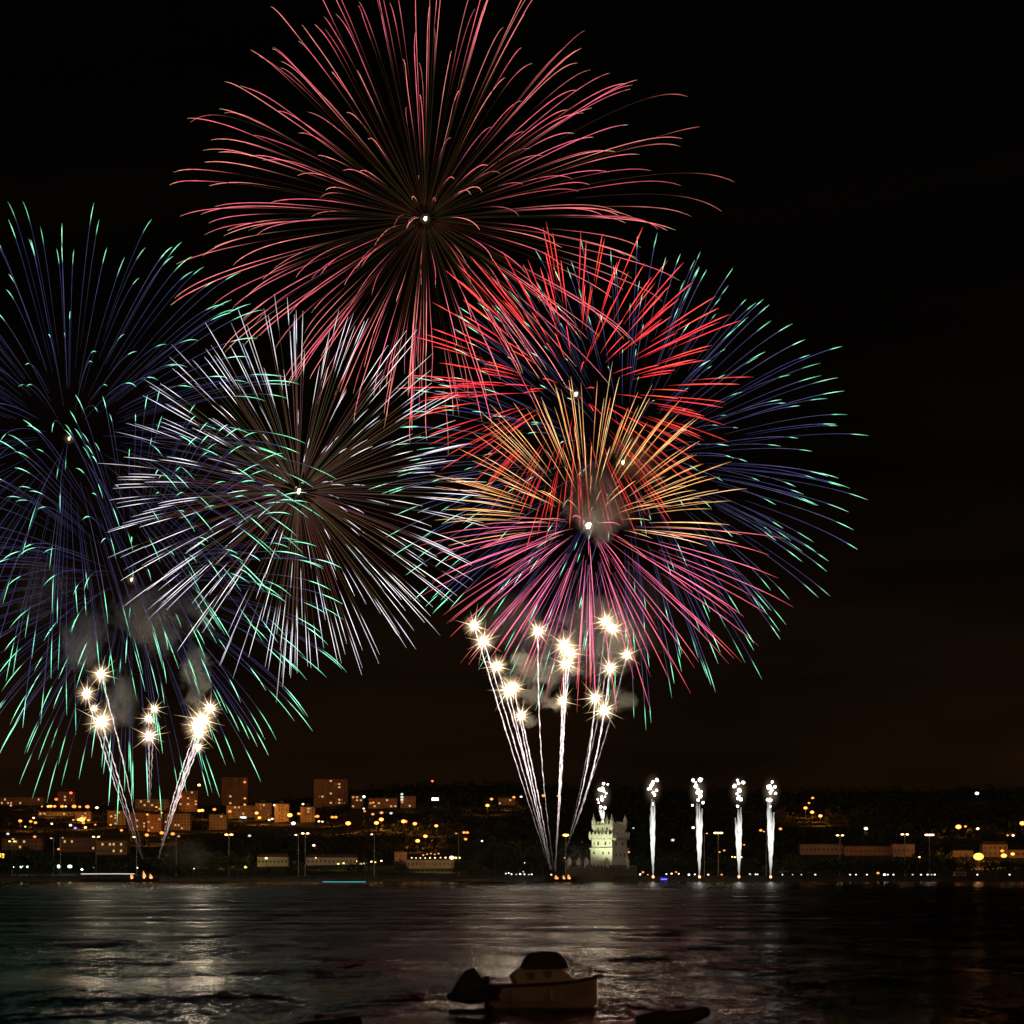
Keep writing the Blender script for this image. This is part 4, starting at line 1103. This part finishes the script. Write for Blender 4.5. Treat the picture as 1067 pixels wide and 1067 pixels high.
# ------------------------------------------------------------------ smoke
def smoke_mat(name, dens, scale, lo, hi, col=(.8,.78,.74), aniso=.2):
    m = bpy.data.materials.new(name); m.use_nodes = True
    t = m.node_tree; t.nodes.clear()
    out = t.nodes.new('ShaderNodeOutputMaterial'); pv = t.nodes.new('ShaderNodeVolumePrincipled')
    co = t.nodes.new('ShaderNodeTexCoord'); ln = t.nodes.new('ShaderNodeVectorMath'); ln.operation = 'LENGTH'
    t.links.new(co.outputs['Object'], ln.inputs[0])
    geo = t.nodes.new('ShaderNodeNewGeometry')
    nz = t.nodes.new('ShaderNodeTexNoise'); nz.inputs['Scale'].default_value = scale; nz.inputs['Detail'].default_value = 5; nz.inputs['Roughness'].default_value = .58
    nz.inputs['Distortion'].default_value = 1.0
    t.links.new(geo.outputs['Position'], nz.inputs['Vector'])
    mr = t.nodes.new('ShaderNodeMapRange'); mr.inputs['From Min'].default_value = lo; mr.inputs['From Max'].default_value = hi
    mr.inputs['To Min'].default_value = -.75; mr.inputs['To Max'].default_value = .5; mr.clamp = False
    t.links.new(nz.outputs['Fac'], mr.inputs['Value'])
    sb = t.nodes.new('ShaderNodeMath'); sb.operation = 'SUBTRACT'; sb.inputs[0].default_value = .82     # ragged billows: the rim is eaten by the turbulence
    t.links.new(ln.outputs['Value'], sb.inputs[1])
    ad = t.nodes.new('ShaderNodeMath'); ad.operation = 'ADD'
    t.links.new(sb.outputs[0], ad.inputs[0]); t.links.new(mr.outputs['Result'], ad.inputs[1])
    rim = t.nodes.new('ShaderNodeMapRange'); rim.inputs['From Min'].default_value = .97; rim.inputs['From Max'].default_value = .6
    t.links.new(ln.outputs['Value'], rim.inputs['Value'])
    ml = t.nodes.new('ShaderNodeMath'); ml.operation = 'MULTIPLY'; ml.use_clamp = True
    t.links.new(ad.outputs[0], ml.inputs[0]); t.links.new(rim.outputs['Result'], ml.inputs[1])
    m2 = t.nodes.new('ShaderNodeMath'); m2.operation = 'MULTIPLY'; m2.inputs[1].default_value = dens
    t.links.new(ml.outputs[0], m2.inputs[0])
    pv.inputs['Color'].default_value = col + (1,)
    pv.inputs['Anisotropy'].default_value = aniso
    t.links.new(m2.outputs[0], pv.inputs['Density'])
    t.links.new(pv.outputs[0], out.inputs['Volume'])
    return m
SM_thick = smoke_mat('thick_smoke', .24, .085, .33, .72)
SM_thin = smoke_mat('thin_smoke', .075, .038, .30, .72)
SM_mist = smoke_mat('ground_smoke', .034, .022, .33, .7)
def smoke(px, py, rx, rz, mat, label, Y=1722, ry=None):
    b = MB(); b.ball((0,0,0), 1.0, 18, 12, .06)
    o = b.build('smoke', mat, None, True); m = MPX(Y)
    o.location = at(px, py, Y); o.scale = (rx*m, (ry or min(rx,rz))*m, rz*m)
    tag(o, label, 'smoke', 'drifting firework smoke', 'stuff')
for (x, y, r, t) in ((540,688,11,'fourth comet'),(527,706,9,'close comet pair'),(601,697,11,'third middle comet'),(641,722,10,'lower right comets'),(574,735,11,'lowest middle comet'),(553,752,10,'lowest left comet')):
    smoke(x, y, r*1.4, r, SM_thick, 'small curling smoke puff beside the '+t+' of the right fan', Y=1712)
for (x, y, r, t) in ((94,708,10,'two upper left comets'),(113,742,12,'biggest left comet'),(207,735,14,'right comet cluster'),(160,757,9,'small middle column')):
    smoke(x, y, r, r*1.3, SM_thick, 'small curling smoke puff beside the '+t+' of the left fan', Y=1712)
smoke(664, 484, 50, 42, SM_thin, 'brown glowing smoke right of the core of the blue green burst', Y=1768)
smoke(660, 640, 60, 70, SM_mist, 'thin brown smoke trailing over the right side of the right fan', Y=1745)
smoke(535, 655, 60, 50, SM_mist, 'thin brown smoke trailing over the left side of the right fan', Y=1745)
smoke(40, 620, 60, 60, SM_mist, 'thin smoke left of the left fan', Y=1745)
smoke(556, 700, 46, 30, SM_thick, 'pale smoke puff between the left and middle comets of the right fan')
smoke(556, 724, 30, 20, SM_thick, 'small bright smoke puff beside the close comet pair of the right fan')
smoke(620, 668, 72, 60, SM_thin, 'pinkish smoke under the yellow and pink burst')
smoke(648, 730, 26, 18, SM_thick, 'smoke puff beside the lowest right comet of the right fan')
smoke(624, 532, 58, 64, SM_mist, 'thin brown smoke around the core of the yellow and pink burst', Y=1631)
smoke(207, 700, 27, 56, SM_thick, 'rising grey smoke column over the right comets of the left fan')
smoke(86, 668, 34, 58, SM_thin, 'grey smoke drifting over the left comets of the left fan')
smoke(122, 726, 28, 44, SM_thin, 'smoke right of the highest comet of the left fan')
smoke(160, 645, 90, 52, SM_thin, 'wide thin smoke arching above the left fan')
smoke(200, 890, 56, 28, SM_mist, 'low ground smoke drifting right of the left barge', Y=1735)
smoke(600, 893, 40, 30, SM_mist, 'low ground smoke around the right barge', Y=1735)

# ------------------------------------------------------------------ boats in the foreground
M_hull = matte('cream_gelcoat', (0.42, 0.30, 0.18), 0.35, 0.08, 2.0)
M_deckm = matte('worn_deck', (0.42, 0.27, 0.13), 0.5, 0.12, 2.0)
M_canvas = matte('dark_canvas', (0.04, 0.036, 0.026), 0.9, 0.3, 3.0)
M_rub = matte('black_rubber', (0.015,0.015,0.015), 0.7)
def hull_loft(b, L, W_, secs, flare=.0):
    """sections: (x along, half width at top, half width at waterline, z top)"""
    rings = []
    for (x, wt, wb, zt, zb) in secs:
        rings.append([(x,-wt,zt),(x,-wb*.98,zt*.35+zb*.2),(x,-wb*.6,zb),(x,0,zb-.12),(x,wb*.6,zb),(x,wb*.98,zt*.35+zb*.2),(x,wt,zt)])
    vs = [v for r in rings for v in r]; n = 7; fs = []
    for i in range(len(rings)-1):
        for j in range(n-1): fs.append((i*n+j, (i+1)*n+j, (i+1)*n+j+1, i*n+j+1))
    fs.append(tuple(range(n))); fs.append(tuple((len(rings)-1)*n+j for j in range(n-1,-1,-1)))
    b.add(vs, fs)
    return rings
def motor_boat():
    Y = 132.5; m = K*Y
    x0 = (562-533.5)*m
    root = tag(empty('motor_boat', (x0, Y, 0), math.radians(9)), 'small cream cabin cruiser moored in the foreground with a dark canvas top', 'boat')
    secs = [(-2.15,.86,.80,.98,-.15),(-1.2,.95,.88,1.0,-.2),(0,.98,.86,1.04,-.22),(1.0,.86,.62,1.12,-.18),(1.7,.58,.30,1.2,-.1),(2.2,.26,.08,1.27,.02),(2.48,.05,.02,1.32,.25)]
    b = MB(); hull_loft(b, 4.6, 1.9, secs); b.build('hull', M_hull, root, False)
    b = MB(); top = [(x,wt-.02,zt) for (x,wt,wb,zt,zb) in secs]
    vs = [(x,-w,z+.012) for x,w,z in top]+[(x,w,z+.012) for x,w,z in top]; n = len(top)
    b.add(vs, [(i,i+1,n+i+1,n+i) for i in range(n-1)]); b.build('deck', M_deckm, root)
    b = MB()
    for s in (-1,1): b.tube([(x,s*(wt+.02),zt-.05) for (x,wt,wb,zt,zb) in secs], .05, 6)
    b.build('rub_rail', M_rub, root)
    b = MB()                                           # cabin with raked windscreen
    prof = [(-1.05,1.02),(-1.2,1.36),(-.85,1.62),(.75,1.64),(1.25,1.30),(1.62,1.16)]
    vs = [(x,-.72,z) for x,z in prof]+[(x,.72,z) for x,z in prof]; n = len(prof)
    b.add(vs, [tuple(range(n-1,-1,-1)), tuple(range(n,2*n))]+[(i,i+1,n+i+1,n+i) for i in range(n-1)]+[(n-1,0,n,2*n-1)]); b.build('cabin', M_hull, root)
    for pts in ([(-.62,1.2),(-.72,1.52),(-.32,1.52),(-.3,1.2)],[(.15,1.28),(.0,1.56),(.42,1.58),(.38,1.28)]):
        b = MB(); b.add([(x,-.725,z) for x,z in pts]+[(x,-.735,z) for x,z in pts], [(4,5,6,7),(0,1,5,4),(1,2,6,5),(2,3,7,6),(3,0,4,7)]); b.build('window', M_dkglass, root)
    b = MB(); b.add([(.80,-.6,1.62),(1.24,-.66,1.32),(1.24,.66,1.32),(.80,.6,1.62),(.82,-.6,1.64),(1.26,-.66,1.34),(1.26,.66,1.34),(.82,.6,1.64)],
        [(0,1,2,3),(7,6,5,4),(0,4,5,1),(2,6,7,3),(1,5,6,2),(3,7,4,0)]); b.build('windscreen', M_dkglass, root)
    b = MB()                                           # canvas canopy, a rounded hood
    nu, nv = 14, 8; vs = []; fs = []
    for i in range(nu+1):
        x = -.78 + 1.98*i/nu; e_ = max(.0, 1-abs((i/nu-.5)*2)**4.5)
        zt = 1.66+.70*e_**.8; 
        for j in range(nv+1):
            a = math.pi*j/nv; vs.append((x, -.80*math.cos(a)*(.75+.25*e_), 1.645+(zt-1.645)*math.sin(a)**.55))
    for i in range(nu):
        for j in range(nv):
            q = i*(nv+1)+j; fs.append((q,q+nv+1,q+nv+2,q+1))
    b.add(vs, fs); b.build('canopy', M_canvas, root, True)
    b = MB(); b.tube([(1.3,-.62,1.16),(1.45,-.62,1.62),(2.2,-.3,1.72),(2.75,0,1.74),(2.2,.3,1.72),(1.45,.62,1.62),(1.3,.62,1.16)], .02, 6)
    b.tube([(2.2,-.25,1.26),(2.2,-.3,1.72)], .016, 5); b.tube([(2.2,.25,1.26),(2.2,.3,1.72)], .016, 5); b.build('bow_rail', M_pole, root)
    b = MB(); b.tube([(2.3,0,1.29),(2.62,0,1.33),(2.82,0,1.28)], [.07,.07,.04], 6); b.build('bow_roller', M_rub, root)
    b = MB(); b.box(-2.42,-2.16,-.2,.2,.75,1.35); b.box(-2.36,-2.22,-.1,.1,-.3,.75); b.build('outboard_motor', M_rub, root)
motor_boat()
mr_ = [o for o in bpy.data.objects if o.name == 'motor_boat'][0]
b = MB(); b.tube([(2.5,0,1.28),(3.0,.1,.75),(3.7,.2,.25),(4.5,.3,-.1)], .018, 5); b.build('mooring_line', M_rub, mr_)
for x in (-1.3, .35):
    b = MB(); b.lathe([(.03,-.28),(.09,-.2),(.1,.1),(.09,.2),(.03,.27)], 10, (x,-1.06,.52)); b.tube([(x,-1.02,.79),(x,-.98,1.02)], .012, 4); b.build('fender', M_pole, mr_, True)
def dinghy(px, py, Y, L, label, mat, rz, motor=True, h=1.0):
    p = Vector(((px-533.5)*K*Y, Y, 0))
    root = tag(empty('dinghy', p, rz), label, 'boat', 'small dark boats in the foreground')
    b = MB(); s = L/2
    for sd in (-1,1):
        pts = [(-s,sd*.62,.42*h),(-s*.4,sd*.68,.42*h),(s*.3,sd*.62,.46*h),(s*.75,sd*.36,.56*h),(s,0,.64*h)]
        b.tube(pts, [.16,.27,.27,.25,.2], 9)
    b.build('buoyancy_tube', mat, root, True)
    b = MB(); b.add([(-s,-.5,.12),(-s,.5,.12),(s*.5,.45,.16),(s*.85,0,.3),(s*.5,-.45,.16),(-s,-.5,-.1),(-s,.5,-.1),(s*.5,.4,-.1),(s*.85,0,.1),(s*.5,-.4,-.1)],
        [(0,4,3,2,1),(5,6,7,8,9),(0,1,6,5),(1,2,7,6),(2,3,8,7),(3,4,9,8),(4,0,5,9)]); b.build('floor', M_rub, root)
    b = MB(); b.box(-s*.15,s*.1,-.55,.55,.42*h,.5*h); b.build('thwart', M_deckm, root)
    if motor:
        b = MB(); b.lathe([(.12,-.5),(.13,.2),(.24,.28),(.3,.55),(.27,.85),(.14,1.05),(.03,1.1)], 10, (-s-.12,0,.62*h)); b.build('outboard_motor', M_rub, root, True)
    return root
dg = dinghy(494, 1058, 127.5, 1.9, 'black inflatable dinghy under a peaked dark cover beside the stern of the cabin cruiser', M_rub, math.radians(14), False, 1.5)
b = MB()
prof = [(-.95,.55,.72),(-.7,.68,1.25),(-.35,.52,1.75),(-.05,.40,1.86),(.25,.46,1.45),(.6,.55,1.1),(.95,.42,.8)]
vs = []
for (x, w, z) in prof: vs += [(x,-.8,.5),(x,-w,z*.8),(x,-w*.35,z),(x,w*.35,z*.98),(x,w,z*.8),(x,.8,.5)]
fs = [(i*6+j,(i+1)*6+j,(i+1)*6+j+1,i*6+j+1) for i in range(len(prof)-1) for j in range(5)] + [(0,1,2,3,4,5),(36,41,40,39,38,37)]
b.add(vs, fs); b.build('cover', M_canvas, dg, True)
dinghy(700, 1070, 110.0, 2.4, 'dim dark dinghy at the bottom edge, right of the cabin cruiser', M_canvas, math.radians(-8), False, 1.3)
dinghy(338, 1072, 104.0, 2.2, 'barely visible dark dinghy at the bottom edge, left of the cabin cruiser', M_rub, math.radians(5), False, 1.2)
print('lamps', NLAMP[0])
